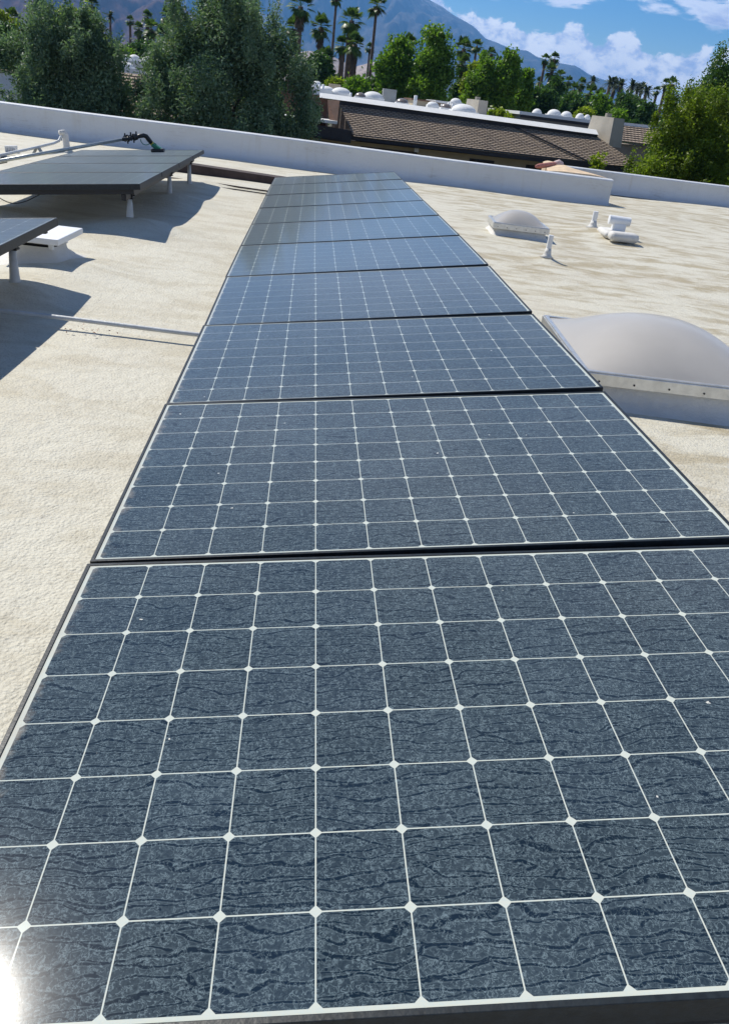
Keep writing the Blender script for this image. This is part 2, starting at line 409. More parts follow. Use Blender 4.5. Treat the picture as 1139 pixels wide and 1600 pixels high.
M_OLIVE = mat_leaf('olive_leaves', (.065, .12, .075), (.25, .35, .21), .34, 1.3, .6)
M_DARKG = mat_leaf('dark_green_leaves', (.032, .078, .022), (.11, .20, .045), .35, .5)
M_MIDG = mat_leaf('mid_green_leaves', (.085, .17, .016), (.21, .34, .04), .5, .6)
M_LIME = mat_leaf('yellow_green_leaves', (.14, .20, .015), (.36, .42, .04), .5, .6)
M_FICUS = mat_leaf('golden_green_leaves', (.075, .12, .012), (.28, .36, .035), .48, .7)
M_PALM = mat_leaf('palm_fronds', (.04, .085, .024), (.15, .23, .055), .35, .8, .4)
M_DATE = mat_leaf('date_palm_fronds', (.040, .065, .040), (.13, .16, .09), .2, .8, .4)
M_MTN = mat_mountain('blue_mountain_rock', (.075, .068, .066), (.15, .135, .125), (.05, .05, .042), pale_from=640)
M_FOOT = mat_mountain('brown_foothill_rock', (.09, .052, .045), (.18, .115, .098), (.040, .034, .036), sc=.006)
M_PALEH = mat_mountain('pale_hill_sand', (.34, .28, .24), (.42, .36, .32), (.25, .2, .18), sc=.01)

# ------------------------------------------------------------------ the roof we stand on
PE = R(-3.9)                                  # direction of the building's walls
def parY(x): return 14.00 + math.tan(PE) * (x + 0.8)          # inner foot of the near parapet
def par2Y(x): return 16.60 + math.tan(R(-.9)) * (x - 6.8) + .0
CORNER_X = 5.86
MOUNDS = [(-1.08, 5.80, .10, .42), (-1.08, 7.92, .085, .45), (-1.05, 9.72, .05, .40), (-1.25, 3.35, .06, .40), (-1.15, 1.2, .05, .4),
          (-2.2, 5.95, .06, .4), (-2.2, 7.95, .05, .4), (-2.2, 9.7, .04, .4),
          (4.22, 9.30, .055, .42), (4.4, 8.95, .04, .45), (2.86, 6.58, .045, .14), (2.93, 8.25, .02, .5), (-3.3, 11.8, .05, .25), (-1.2, 4.05, .05, .45)]
_rr = random.Random(3)
WAV = [(_rr.uniform(.4, 2.6), _rr.uniform(0, 6.28), _rr.uniform(0, 6.28), _rr.uniform(.0008, .004)) for _ in range(14)]
def roofz(x, y):
    z = 0.0
    for k, a0, p0, am in WAV: z += am * math.sin(k * (x * math.cos(a0) + y * math.sin(a0)) + p0)
    for mx, my, h, r_ in MOUNDS:
        d2 = ((x - mx) ** 2 + (y - my) ** 2) / (r_ * r_)
        if d2 < 9: z += h * math.exp(-d2 * 1.3)
    return z
def roof_part(mb, x0, x1, far, nx, ny):
    def fn(u, v):
        x = x0 + (x1 - x0) * u; y = -5 + (far(x) + 5) * v
        return (x, y, roofz(x, y))
    mb.grid(nx, ny, fn)
rm = MB()
roof_part(rm, -14, CORNER_X, lambda x: parY(x) + .1, 260, 240)
roof_part(rm, CORNER_X, 22, lambda x: par2Y(x) + .1, 150, 200)
ro = rm.build('roof', M_ROOF, smooth=True); tag(ro, kind='structure')
# body of the building under the roof
body = MB()
body.box((4, 1.0, -1.95), (36, 25.2, 3.5))
bo = body.build('building_wall', M_STUCCO, loc=(4, 1.0, -3.7)); bo.name = 'building'
tag(bo, 'beige stucco building carrying the white foam roof with the solar panels', 'building')

def parapet(name, p0, p1, h, th, label, mt, n=60, round_=.035, ph=0.0, h1=None):
    """coved parapet: profile swept from p0 to p1; the roof side is to the right of the direction"""
    p0 = Vector(p0); p1 = Vector(p1); d = (p1 - p0).normalized(); nrm = Vector((d.y, -d.x, 0))
    prof = [(-.10, -.01), (-.05, .012), (-.015, .045), (0.0, .10), (0.004, .22), (0, h - round_ - .01), (-.004 + .012, h - .035), (.010 + .0, h - .012), (.0, h), (-th * .5, h + .012), (-th, h), (-th, h - .06), (-th, -.6)]
    prof[0] = (.14, -.012); prof[1] = (.07, .015); prof[2] = (.025, .055)
    rr = random.Random(11)
    mb = MB(); L = (p1 - p0).length
    def fn(u, v):
        k = v * (len(prof) - 1); i = min(int(round(k)), len(prof) - 1); o_, z_ = prof[i]
        s_ = u * L; z_ = z_ if h1 is None or z_ < .2 else z_ + (h1 - h) * u; wob = .010 * math.sin(s_ * 1.3 + ph) + .006 * math.sin(s_ * 3.7 + 1 + ph)
        q = p0 + d * s_ + nrm * (o_ + wob * (.3 if i > 10 else 1)); zz = z_ + (.006 * math.sin(s_ * .9 + 2) if 3 < i < 11 else 0)
        return (q.x, q.y, zz)
    mb.grid(n, len(prof) - 1, fn, flip=True)
    k_ = len(prof); nn = n + 1
    mb.f.append(tuple(j * nn for j in range(k_))); mb.f.append(tuple(j * nn + n for j in range(k_))[::-1])
    o = mb.build(name, mt, loc=(p0 + p1) / 2)
    for p_ in o.data.polygons: p_.use_smooth = True
    o.data.set_sharp_from_angle(angle=R(50))
    return tag(o, label, 'wall')
A = (-14, parY(-14), 0); B_ = (CORNER_X, parY(CORNER_X), 0)
parapet('parapet_wall', A, B_, .50, .28, 'long near white parapet wall shaded blue at the far edge of the roof', M_WALLC, 90, h1=.428)
C_ = (CORNER_X - .02, par2Y(CORNER_X), 0)
parapet('parapet_wall', (CORNER_X - .25, par2Y(CORNER_X - .25), 0), (22, par2Y(22), 0), .422, .28, 'farther white parapet wall at right beyond the stepped corner', M_WALLC, 70, ph=2.0)
# wedge of aged foam on the return behind the near parapet, and the clay cap tile on it
rt = MB()
def wedge(u, v):
    a0 = Vector((CORNER_X, parY(CORNER_X) + .20, 0)); a1 = Vector((CORNER_X - .22, 16.5, 0))
    b0 = Vector((CORNER_X - 1.12, parY(CORNER_X - 1.12) + .27, 0)); b1 = Vector((CORNER_X - .55, 16.5, 0))
    q = (a0.lerp(a1, v)).lerp(b0.lerp(b1, v), u)
    return (q.x, q.y, .437 + .03 * v + .035 * math.sin(math.pi * u) + .006 * math.sin(9 * u + 7 * v))
rt.grid(14, 16, wedge)
base_idx = len(rt.v)
ring_ = [wedge(i / 14, 0) for i in range(15)] + [wedge(1, j / 16) for j in range(1, 17)] + [wedge(i / 14, 1) for i in range(13, -1, -1)] + [wedge(0, j / 16) for j in range(15, 0, -1)]
n_ = len(ring_)
rt.add([q for q in ring_] + [(q[0], q[1], -.05) for q in ring_], [(i, i + n_, (i + 1) % n_ + n_, (i + 1) % n_) for i in range(n_)])
tag(rt.build('parapet_return', M_TAN, loc=(CORNER_X, 15.2, 0)), 'tan sunlit foam top of the short return joining both parapets', 'wall')
tl = MB(); q0 = at(838, 260, 14.5); q1 = at(866, 256.5, 15.5)
arc = []
for i in range(9):
    f = i / 8; q = q0.lerp(q1, f); arc.append(q)
tl.tube(arc, [.03, .042, .046, .046, .046, .046, .046, .048, .045], 14)
t1 = thing('ridge_tile', 'reddish clay ridge tile with pale rounded end lying on the parapet corner', 'roof tile', q0)
tl.build('barrel', M_CLAY, t1, True, True)
kb = MB(); qb = at(872, 257, 15.6)
kb.tube([qb + Vector((-.09, -.02, -.03)), qb + Vector((-.06, 0, 0)), qb + Vector((0, 0, .02)), qb + Vector((.06, 0, 0)), qb + Vector((.10, .0, -.05))], [.03, .062, .074, .064, .03], 14)
kb.build('end_cap', mat('pale_pink_mortar', (.62, .48, .46), .8, var=.2, bump=.5), t1, True, True)

# ------------------------------------------------------------------ solar panels
PW, PD, PH = 1.559, 1.046, .046
def panel_meshes():
    fr = MB(); lip = .0095
    # frame: four extrusions, butted, top lips on the outside edge
    def rail_(cx, cy, sx_, sy_):
        fr.bbox((cx, cy, -PH / 2), (sx_, sy_, PH), .0012)
    rail_(0, -PD / 2 + lip / 2, PW, lip); rail_(0, PD / 2 - lip / 2, PW, lip)
    rail_(-PW / 2 + lip / 2, 0, lip, PD - 2 * lip); rail_(PW / 2 - lip / 2, 0, lip, PD - 2 * lip)
    fm = fr.mesh('frame', M_FRAME)
    g = MB(); gx, gy = PW / 2 - lip, PD / 2 - lip
    g.box((0, 0, -.0045), (2 * gx, 2 * gy, .005)); gm = g.mesh('glass', M_GLASS)
    bk = MB(); bk.box((0, 0, -.0095), (2 * gx - .002, 2 * gy - .002, .003)); bkm = bk.mesh('backsheet', M_BACK)
    jb = MB(); jb.bbox((0, .36, -.024), (.12, .10, .022), .004)
    return fm, gm, bkm, jb.mesh('junction_box', M_BLACK)
FM, GM, BKM, JBM = panel_meshes()
def panel(center, roll, pitch, label, group):
    # roll: right side up; pitch: far side up
    t = thing('solar_panel', label, 'solar panel', center, (0, 0, 0), group)
    t.rotation_euler = (Matrix.Rotation(-roll, 3, 'Y') @ Matrix.Rotation(pitch, 3, 'X')).to_euler()
    for nm, me in (('frame', FM), ('glass', GM), ('backsheet', BKM), ('junction_box', JBM)):
        o = bpy.data.objects.new(nm, me); COL.objects.link(o); o.parent = t
    return t
ords = ['', 'second', 'third', 'fourth', 'fifth', 'sixth', 'seventh', 'eighth', 'ninth']
Lz = [.236, .235, .229, .227, .232, .233, .225, .218, .218, .212, .200]
Rz = [.409, .416, .429, .440, .462, .464, .461, .455, .449, .445, .441]
for k in range(10):
    yn = -1.041 + 1.0656 * k if k else -1.041; yf = yn + 1.046
    l, r_ = (Lz[k] + Lz[k + 1]) / 2, (Rz[k] + Rz[k + 1]) / 2
    roll = math.atan2(r_ - l, 1.55); pitch = math.atan2((Lz[k + 1] + Rz[k + 1] - Lz[k] - Rz[k]) / 2, 1.0656)
    yc = -.508 + (8.39 * .127) * k
    cx = 0.762 * math.cos(roll) - .006 * (k > 3)
    lab = 'nearest dusty solar panel of the long row, filling the bottom of the view' if k == 0 else (
        'farthest solar panel of the long row, nearest the parapet' if k == 9 else '%s solar panel from the camera in the long central row' % ords[k])
    panel((cx, yc, (l + r_) / 2 + .001), roll, pitch, lab, 'solar panels of the long central row')
TILT = R(6.3)
def side_group(xr, zr, y0, n, names, grp):
    cx = xr - .78 * math.cos(TILT); cz = zr - .78 * math.sin(TILT)
    for k in range(n):
        panel((cx, y0 + .523 + 1.066 * k, cz), TILT, 0, names[k], grp)
side_group(-.955, .420, 5.53, 4, ['near solar panel of the far left raised group, black front edge towards the camera',
    'second solar panel from the front in the far left raised group', 'third solar panel from the front in the far left raised group',
    'rear solar panel of the far left group, under the green cleaning brush'], 'solar panels of the far left group')
side_group(-1.07, .405, 3.60 - 3.19, 3, ['solar panel of the near left group closest to the camera, left of the frame', 'middle solar panel of the near left group by the left edge',
    'rear solar panel of the near left group, its corner beside the white vent hood'], 'solar panels of the near left group')

def rack(label, x_l, x_r, zl, zr, y0, n, post_ys, visible_r=True, inset=.10):
    """rails across each joint, purlins along, posts with brackets"""
    t = thing('mounting_rack', label, 'rack', ((x_l + x_r) / 2, y0 + n * .53, 0))
    sl = math.atan2(zr - zl, x_r - x_l); mid = Vector(((x_l + x_r) / 2, 0, (zl + zr) / 2))
    for k in range(n + 1):
        y = y0 - .010 + 1.0656 * k
        if k == 0: y += .06
        if k == n: y -= .06
        m = MB(); m.box((mid.x, y, mid.z - .046 - .020 if k in (0, n) else mid.z - .028), ((x_r - x_l) - (.1 if k in (0, n) else .004), .036 if k in (0, n) else .0185, .036), (0, -sl, 0))
        m.build('rail', M_RAIL, t, False, True)
    for fx in (inset, 1 - inset):
        x = x_l + (x_r - x_l) * fx; z = zl + (zr - zl) * fx - .046 - .064
        m = MB(); m.bbox((x, y0 + n * .533, z), (.04, n * 1.06 - (.05 if n != 3 else .42), .05), .004, (0, 0, 0)); m.build('purlin', M_RAIL, t, False, True)
        for y in post_ys:
            zb = roofz(x, y) - .02; zt = z - .025
            m = MB(); m.tube([(x, y, zb), (x, y, zb + .03), (x, y, zb + .06), (x, y, zt)], [.034, .031, .028, .019], 14)
            p_ = m.build('post', M_POST, t, True, True)
            m = MB(); m.bbox((x, y, zt - .004), (.07, .06, .012), .003); m.bbox((x - .026, y, zt + .024), (.008, .05, .05), .002); m.bbox((x + .026, y, zt + .024), (.008, .05, .05), .002)
            m.tube([(x - .045, y, zt + .02), (x + .045, y, zt + .02)], .007, 8)
            m.build('bracket', M_RAIL, p_, False, True)
    return t
rack('dark rails and posts carrying the long central row of panels', -.016, 1.522, .225, .40, -1.041, 10, [-.4, 2.0, 4.4, 6.8, 9.1])
rack('posts and rails under the far left raised group of panels', -2.505, -.955, .249, .420, 5.53, 4, [5.80, 7.90, 9.45], inset=.09)
rack('posts and rails under the near left group of panels', -2.62, -1.07, .234, .405, .41, 3, [1.2, 3.35], inset=.13)
cb = MB()
cpts = []
for i in range(25):
    f = i / 24; cpts.append((-2.25 + .55 * f, 5.70, .245 + .05 * f - .125 * math.sin(math.pi * f) - .02 * math.sin(2 * math.pi * f)))
cb.tube(cpts, .004, 8)
cb.tube([(-2.2 + .5 * i / 12, 5.75, .255 + .045 * i / 12 - .05 * math.sin(math.pi * i / 12)) for i in range(13)], .004, 8)
tag(cb.build('cable', M_BLACK, loc=(-2, 5.7, .25), smooth=True), 'black cable looping below the front edge of far left panels', 'cable')

# ------------------------------------------------------------------ skylights
def skylight(label, loc, rz, wx, wy, curb, rise, dome_m, lead=.02):
    t = thing('skylight', label, 'skylight', loc, (0, 0, rz), 'domed skylights on the near roof')
    # foam curb flared on to the roof
    prof = [(.10, -.012), (.035, .008), (.004, .028), (-.012, .07), (-.018, curb - .05)]
    m = MB(); rings = []
    for o_, z_ in prof:
        ring = []
        r0 = .05
        for (sx_, sy_) in ((1, 1), (-1, 1), (-1, -1), (1, -1)):
            for k in range(7):
                a0 = {(1, 1): 0, (-1, 1): 90, (-1, -1): 180, (1, -1): 270}[(sx_, sy_)] + 15 * k
                ring.append((sx_ * (wx / 2 - r0 - .015) + (r0 + o_) * math.cos(R(a0)), sy_ * (wy / 2 - r0 - .015) + (r0 + o_) * math.sin(R(a0)), z_))
        rings.append(ring)
    n = len(rings[0]); vs = [v for r_ in rings for v in r_]
    fs = [(i * n + k, i * n + (k + 1) % n, (i + 1) * n + (k + 1) % n, (i + 1) * n + k) for i in range(len(prof) - 1) for k in range(n)]
    m.add(vs, fs); m.build('curb', M_FOAM, t, True)
    fr = MB(); th = .035; h1 = .035
    for (cx, cy, sx_, sy_) in ((0, wy / 2 - th / 2, wx, th), (0, -wy / 2 + th / 2, wx, th), (wx / 2 - th / 2, 0, th, wy - 2 * th), (-wx / 2 + th / 2, 0, th, wy - 2 * th)):
        fr.bbox((cx, cy, curb - .022), (sx_, sy_, .062), .003)
    fo = fr.build('frame', M_ALU, t)
    f2 = MB()
    for (cx, cy, sx_, sy_) in ((0, wy / 2 - .02, wx - .016, .026), (0, -wy / 2 + .02, wx - .016, .026), (wx / 2 - .02, 0, .026, wy - .07), (-wx / 2 + .02, 0, .026, wy - .07)):
        f2.bbox((cx, cy, curb + .0125), (sx_, sy_, .007), .002)
    f2.build('retainer', M_ALU, fo)
    for i in range(6):
        x = -wx / 2 + wx * (i + .5) / 6; sc_ = MB()
        sc_.tube([(x, -wy / 2 - .004, curb - .03), (x, -wy / 2 + .002, curb - .03)], .005, 8)
        sc_.build('screw', M_RAIL, fo)
    dm = MB(); a_, b_ = wx / 2 - .03, wy / 2 - .03
    def dome(u, v):
        x = (u * 2 - 1); y = (v * 2 - 1)
        ex = max(0, 1 - abs(x) ** 2.2); ey = max(0, 1 - abs(y) ** 2.2)
        hgt = (ex * ey) ** .95
        return (x * a_, y * b_, curb + .008 + rise * hgt)
    dm.grid(40, 40, dome); dm.build('dome', dome_m, t, True)
    return t
sk_dir = PE
skylight('large milky domed skylight beside the right edge of the long panel row', (2.425, 2.70, -.0), R(-4.5), 1.07, 1.16, .165, .185, M_DOME)
skylight('small milky domed skylight farther off on the sunlit roof', (2.93, 8.26, .0), R(-5), .66, .62, .135, .135, M_DOME)

# ------------------------------------------------------------------ vents and pipes
def pipe_vent(label, x, y, h, r_, flare, mt, lean=(0, 0)):
    zb = roofz(x, y) - .01; m = MB()
    t = thing('vent_pipe', label, 'vent pipe', (x, y, zb))
    m.tube([(0, 0, 0), (0, 0, .02), (0, 0, .05), (lean[0] * .1, lean[1] * .1, .09)], [flare, flare * .6, r_ * 1.35, r_ * 1.05], 16); m.build('flashing', M_FOAM, t, True)
    m = MB(); m.tube([(0, 0, .06), (lean[0], lean[1], h), (lean[0], lean[1], h + .001), (lean[0] * .9, lean[1] * .9, h - .05)], [r_, r_, r_ * .8, r_ * .8], 16, cap=False)
    autosmooth(m.build('pipe', mt, t), 50)
    return t
pipe_vent('short white vent pipe with flared foam base in front of the small skylight', 2.86, 6.58, .215, .026, .07, M_WHITE)
pipe_vent('taller slim white vent pipe beside the blocky white vent', 4.20, 9.30, .205, .034, .095, M_WHITE)
t = thing('roof_vent', 'white foam covered vent with a half round hood on top', 'vent', (4.35, 8.75, roofz(4.35, 8.75)), (0, 0, R(-5)))
m = MB(); m.bbox((.0, -.28, .045), (.36, .20, .11), .045); m.bbox((-.05, .10, .03), (.28, .5, .09), .04); m.build('base', M_FOAM, t, True)
m = MB(); m.bbox((.02, .10, .10), (.16, .14, .12), .02); m.build('neck', M_WHITE, t)
m = MB(); m.tube([(-.13, .08, .195), (-.128, .08, .195), (.14, .08, .19), (.142, .08, .19)], [.045, .055, .055, .045], 18); autosmooth(m.build('hood', M_WHITE, t), 50)

# flat white hooded vent next to the near-left group
t = thing('hooded_vent', 'flat square white vent hood on a flared curb beside near left panels', 'vent', (-1.37, 4.20, .012), (0, 0, R(-3)))
m = MB(); prof = [(.30, -.005), (.20, .03), (.15, .07), (.14, .12)]
vs = []; 
for o_, z_ in prof:
    for k in range(24):
        a0 = 2 * math.pi * k / 24; c_, s_ = math.cos(a0), math.sin(a0); q = (abs(c_) ** 5 + abs(s_) ** 5) ** (-1 / 5)
        vs.append((o_ * q * c_, o_ * q * s_ * 1.15, z_))
m.add(vs, [(i * 24 + k, i * 24 + (k + 1) % 24, (i + 1) * 24 + (k + 1) % 24, (i + 1) * 24 + k) for i in range(3) for k in range(24)])
m.build('curb', M_FOAM, t, True)
m = MB(); m.box((0, 0, .130), (.22, .26, .07)); m.build('throat', M_BLACK, t)
for sx_ in (-1, 1):
    for sy_ in (-1, 1):
        m = MB(); m.bbox((sx_ * .12, sy_ * .14, .14), (.03, .03, .07), .003); m.build('bracket', M_WHITE, t)
m = MB(); m.bbox((0, 0, .178), (.42, .52, .04), .006); m.build('hood', M_WHITE, t)

# conduits crossing towards the long row
cd = MB(); cd.tube([(-3.2, 2.82, .05), (-1.5, 2.70, .058), (-.80, 2.66, .056), (-.2, 2.58, .060), (.9, 2.50, .06)], .012, 10)
tag(cd.build('conduit', M_POST, loc=(-1, 2.6, 0), smooth=True), 'grey metal conduit pipe raised over the roof, running into the long row', 'conduit')
# scraps of leaf litter by the conduit
lf = MB(); rr = random.Random(5)
for i in range(16):
    x = -.66 + rr.gauss(0, .07); y = 2.60 + rr.gauss(0, .03); a0 = rr.random() * 6.28; s_ = rr.uniform(.004, .011)
    lf.add([(x + s_ * math.cos(a0 + q * 1.57), y + s_ * .5 * math.sin(a0 + q * 1.57), .02 + roofz(x, y) + rr.uniform(0, .012)) for q in range(4)], [(0, 1, 2, 3)])
tag(lf.build('leaf_litter', mat('dry_leaf', (.30, .10, .06), .8, var=.4), loc=(-.66, 2.6, 0)), kind='stuff', label='reddish dry leaf scraps caught by the conduit', cat='litter')

# dark timber upstand between the far-left group and the long row
tb = MB(); p0 = Vector((-2.1, 11.25, .0)); p1 = Vector((.35, 10.45, .0)); d = p1 - p0
tb.bbox((p0 + p1) / 2 + Vector((0, .12, .06)), (d.length, .26, .12), .008, (0, 0, math.atan2(d.y, d.x)))
tag(tb.build('timber_beam', M_BRNWOOD, loc=(p0 + p1) / 2), 'low dark brown timber beam between far left panels and long row', 'beam')
sm = MB(); sm.tube([(-1.6, 9.95, .02), (-.9, 9.85, .024), (.3, 9.55, .02)], .010, 8)
tag(sm.build('conduit', M_BRNWOOD, loc=(-1, 9.8, 0), smooth=True), 'thin brown conduit on the roof in front of the timber beam', 'conduit')
sm = MB(); sm.tube([(-1.1, 9.62, .012), (-.5, 9.50, .016), (.3, 9.30, .012)], .007, 8)
tag(sm.build('cable', M_RAIL, loc=(-.6, 9.5, 0), smooth=True), 'thin cable on the roof behind the rear post shadow', 'cable')

# gooseneck pipe, supports and finned box at the far left
t = thing('gooseneck_vent', 'white gooseneck pipe with pale cover at the far left of roof', 'vent', (-3.33, 11.8, 0))
gb = at(100, 226, 11.8); gt = at(99, 209, 11.8)
m = MB(); m.tube([(gb.x + .04, 11.85, -.01), (gb.x + .035, 11.85, .05), (gb.x + .03, 11.85, .10), (gb.x + .02, 11.85, gt.z - .02), (gb.x, 11.84, gt.z + .015), (gb.x - .05, 11.80, gt.z + .01)], [.11, .065, .05, .047, .044, .036], 14)
m.build('sleeve', M_FOAM, t, True, True)
t = thing('conduit_run', 'grey conduit running from the gooseneck pipe to the left edge', 'conduit', (-3.6, 11.0, 0))
e0 = at(96, 214, 11.75); e1 = at(93, 220, 11.72); e2 = at(84, 224, 11.6); e3 = at(55, 231, 11.1); e4 = at(0, 243, 10.3)
e5 = e4 + (e4 - e3) * 2
m = MB(); m.tube([e0 + Vector((.02, 0, .0)), e0, e1, e2, e3, e4, e5], .020, 10); m.build('pipe', M_POST, t, True, True)
for (px, py, Y) in ((60, 232, 11.15), (4, 244, 10.3)):
    q = at(px, py, Y)
    m = MB(); m.box((q.x - .05, q.y, q.z / 2 - .01), (.02, .09, abs(q.z) + .05), (0, .55, 0)); m.box((q.x + .05, q.y, q.z / 2 - .01), (.02, .09, abs(q.z) + .05), (0, -.55, 0)); m.build('support', M_GREYBOX, t, False, True)
t = thing('finned_vent', 'small pale ribbed louvre box behind the grey conduit', 'vent', at(18, 238, 11.0))
for k in range(7):
    q = at(11 + k * 2.5, 233, 11.0)
    m = MB(); m.box((q.x, q.y, q.z - .01), (.011, .10, .11)); m.build('fin', M_WHITE, t, False, True)
q = at(18, 233, 11.0)
m = MB(); m.box((q.x, q.y + .02, q.z - .012), (.15, .05, .09)); m.build('box', M_GREYBOX, t, False, True)

# ------------------------------------------------------------------ water-fed cleaning brush
def PL(x, y, up=0.0):   # a point above the surface of the far-left group
    return Vector((x, y, .420 + (x + .955) * math.tan(TILT) + up))
hd = PL(-1.62, 9.42, .035)
t = thing('cleaning_brush', 'long grey pole with black clamps and a green brush head resting on rear panel', 'brush', PL(-1.62, 9.42))
e_near = at(-70, 264, 7.9); e_far = at(194, 217.5, 9.25)
m = MB(); m.tube([e_near, e_near.lerp(e_far, .5), e_far], [.021, .020, .018], 14); m.build('pole', M_CARBON, t, True, True)
m = MB(); m.tube([e_near.lerp(e_far, .50) + Vector((0, 0, .0)), e_far], [.0225, .0185], 14)
cl_dir = (e_far - e_near).normalized()
for k, px in enumerate((196, 200.5, 205, 210, 213.5)):
    q = at(px, 217 - (px - 194) * .16, 9.27)
    m = MB(); m.tube([q - cl_dir * .012, q - cl_dir * .006, q + cl_dir * .006, q + cl_dir * .012], [.024, .036 + .006 * (k % 2), .036 + .006 * (k % 2), .024], 12)
    m.bbox(q + Vector((0, 0, -.045 if k % 2 else .045)), (.016, .02, .035), .003)
    m.build('clamp', M_BLACK, t, False, True)
m = MB(); m.tube([e_far - cl_dir * .02, at(215, 214, 9.28)], .021, 12); m.build('collar', M_BLACK, t, True, True)
gp = [at(213, 214.5, 9.28), at(219, 212.5, 9.30), at(225, 211.6, 9.32), at(229, 213, 9.34), at(233, 218, 9.36), at(237, 223, 9.38)]
m = MB(); m.tube(gp, [.022, .024, .026, .028, .029, .026], 14); m.build('gooseneck', M_BLACK, t, True, True)
m = MB(); m.tube([at(236.5, 222.3, 9.38), at(240, 227, 9.40)], [.027, .022], 12); m.build('joint', M_YEL, t, True, True)
hq = at(246, 230.5, 9.41)
m = MB(); m.bbox(hq, (.13, .10, .045), .012, (0, .45, 0)); m.bbox(hq + Vector((-.03, 0, .03)), (.06, .05, .03), .008, (0, .5, 0)); m.build('head', M_GREEN, t, False, True)
m = MB(); q = at(247.5, 235, 9.41); m.bbox((q.x, q.y, q.z + .002), (.16, .11, .04), .01, (0, -TILT, 0)); m.build('bristles', M_BLACK, t, False, True)
hp = [at(220.5, 217.5, 9.30), at(221, 221, 9.30), at(224, 225, 9.31), at(229, 226.6, 9.33), at(233, 225.4, 9.36), at(236, 222.5, 9.38), at(240, 222.5, 9.39), at(245, 225.5, 9.40)]
m = MB(); m.tube(hp, .0055, 8); m.build('hose', M_HOSE, t, True, True)
m = MB(); q = at(2, 250.5, 8.33); m.tube([q - cl_dir * .05, q + cl_dir * .06], .038, 12); m.build('grip', M_BLACK, t, True, True)

# ------------------------------------------------------------------ ground and mountains
GZ = -3.5
g = MB()
ang_n = 48; rings = [0, 40, 120, 400, 1500, 4000, 8650]
vs = [(0, 0, GZ)]
for r_ in rings[1:]:
    vs += [(r_ * math.cos(2 * math.pi * k / ang_n), r_ * math.sin(2 * math.pi * k / ang_n), GZ) for k in range(ang_n)]
fs = [(0, 1 + k, 1 + (k + 1) % ang_n) for k in range(ang_n)]
for j in range(len(rings) - 2):
    b0 = 1 + j * ang_n; b1 = b0 + ang_n
    fs += [(b0 + k, b1 + k, b1 + (k + 1) % ang_n, b0 + (k + 1) % ang_n) for k in range(ang_n)]
g.add(vs, fs); tag(g.build('ground', M_GROUND), kind='structure')

def fbm_np(x, y, seed, octv=6, lac=2.0, gain=.5, ridged=True):
    rg = np.random.RandomState(seed); out = np.zeros_like(x); amp = 1.0; f = 1.0; tot = 0
    for o_ in range(octv):
        tab = rg.rand(256, 256)
        X = x * f; Y = y * f; xi = np.floor(X).astype(int); yi = np.floor(Y).astype(int); fx = X - xi; fy = Y - yi
        fx = fx * fx * (3 - 2 * fx); fy = fy * fy * (3 - 2 * fy)
        def T(a_, b_): return tab[a_ % 256, b_ % 256]
        n = (T(xi, yi) * (1 - fx) + T(xi + 1, yi) * fx) * (1 - fy) + (T(xi, yi + 1) * (1 - fx) + T(xi + 1, yi + 1) * fx) * fy
        if ridged: n = 1 - abs(2 * n - 1)
        out += n * amp; tot += amp; amp *= gain; f *= lac
    return out / tot
def mountain(name, prof, az0, az1, r0, r1, mt, seed, na=420, nr=90, rough=.22, gul=18.0, back=.25):
    """prof: (azimuth, elevation angle seen from our roof) of the ridge, which stands at distance r1"""
    azs = np.linspace(az0, az1, na); el_ = np.interp(azs, [p[0] for p in prof], [p[1] for p in prof])
    ridge = np.tan(np.radians(el_)) * r1 + 1.26
    t_ = np.linspace(0, 1 + back, nr)
    A_, T_ = np.meshgrid(azs, t_)
    Rr = r0 + (r1 - r0) * T_
    arcx = np.radians(A_) * r1
    H = np.where(T_ <= 1, T_ ** 1.25, 1 - (T_ - 1) * 1.6)
    gly = fbm_np(arcx / (r1 / gul) + .35 * np.sin(T_ * 5) + 50, T_ * 2.2 + 20, seed, 6, 2.05, .52)
    sm = fbm_np(arcx / (r1 / 6) + 9, T_ * 1.3 + 3, seed + 1, 4, 2, .5, False)
    env = np.sin(np.clip(T_, 0, 1) * np.pi) ** .7
    Z = H * ridge[None, :] + env * ridge[None, :] * (rough * (gly - .62) * 2.2 + .25 * (sm - .5))
    Z += (np.abs(T_ - 1) < .3) * ridge[None, :] * .03 * (gly - .6)
    X = CAM.x + Rr * np.sin(np.radians(A_)); Y = CAM.y + Rr * np.cos(np.radians(A_))
    Z = np.maximum(Z, -8) + GZ * (1 - np.clip(T_ * 6, 0, 1))
    mb = MB(); mb.v = [tuple(q) for q in np.stack([X.ravel(), Y.ravel(), Z.ravel()], 1).tolist()]
    mb.f = [(j * na + i, j * na + i + 1, (j + 1) * na + i + 1, (j + 1) * na + i) for j in range(nr - 1) for i in range(na - 1)]
    o = mb.build(name, mt, smooth=True); tag(o, kind='structure'); return o
mountain('mountain', [(-60, 6), (-40, 7.5), (-20, 8), (-10, 8.6), (-3, 8.4), (0, 7.9), (3.5, 6.75), (6, 5.75), (7.2, 5.42), (8.07, 5.0), (9.3, 4.6), (10.2, 3.98), (10.9, 3.85), (11.9, 3.6), (12.9, 3.62), (13.5, 3.35),
          (14.75, 3.16), (15.9, 3.12), (16.8, 2.75), (18.4, 2.45), (19.5, 1.9), (20.5, 1.5), (22.7, .9), (25, .4), (30, .1)], -60, 30, 4300, 7600, M_MTN, 5, 620, 130, .26, 20)
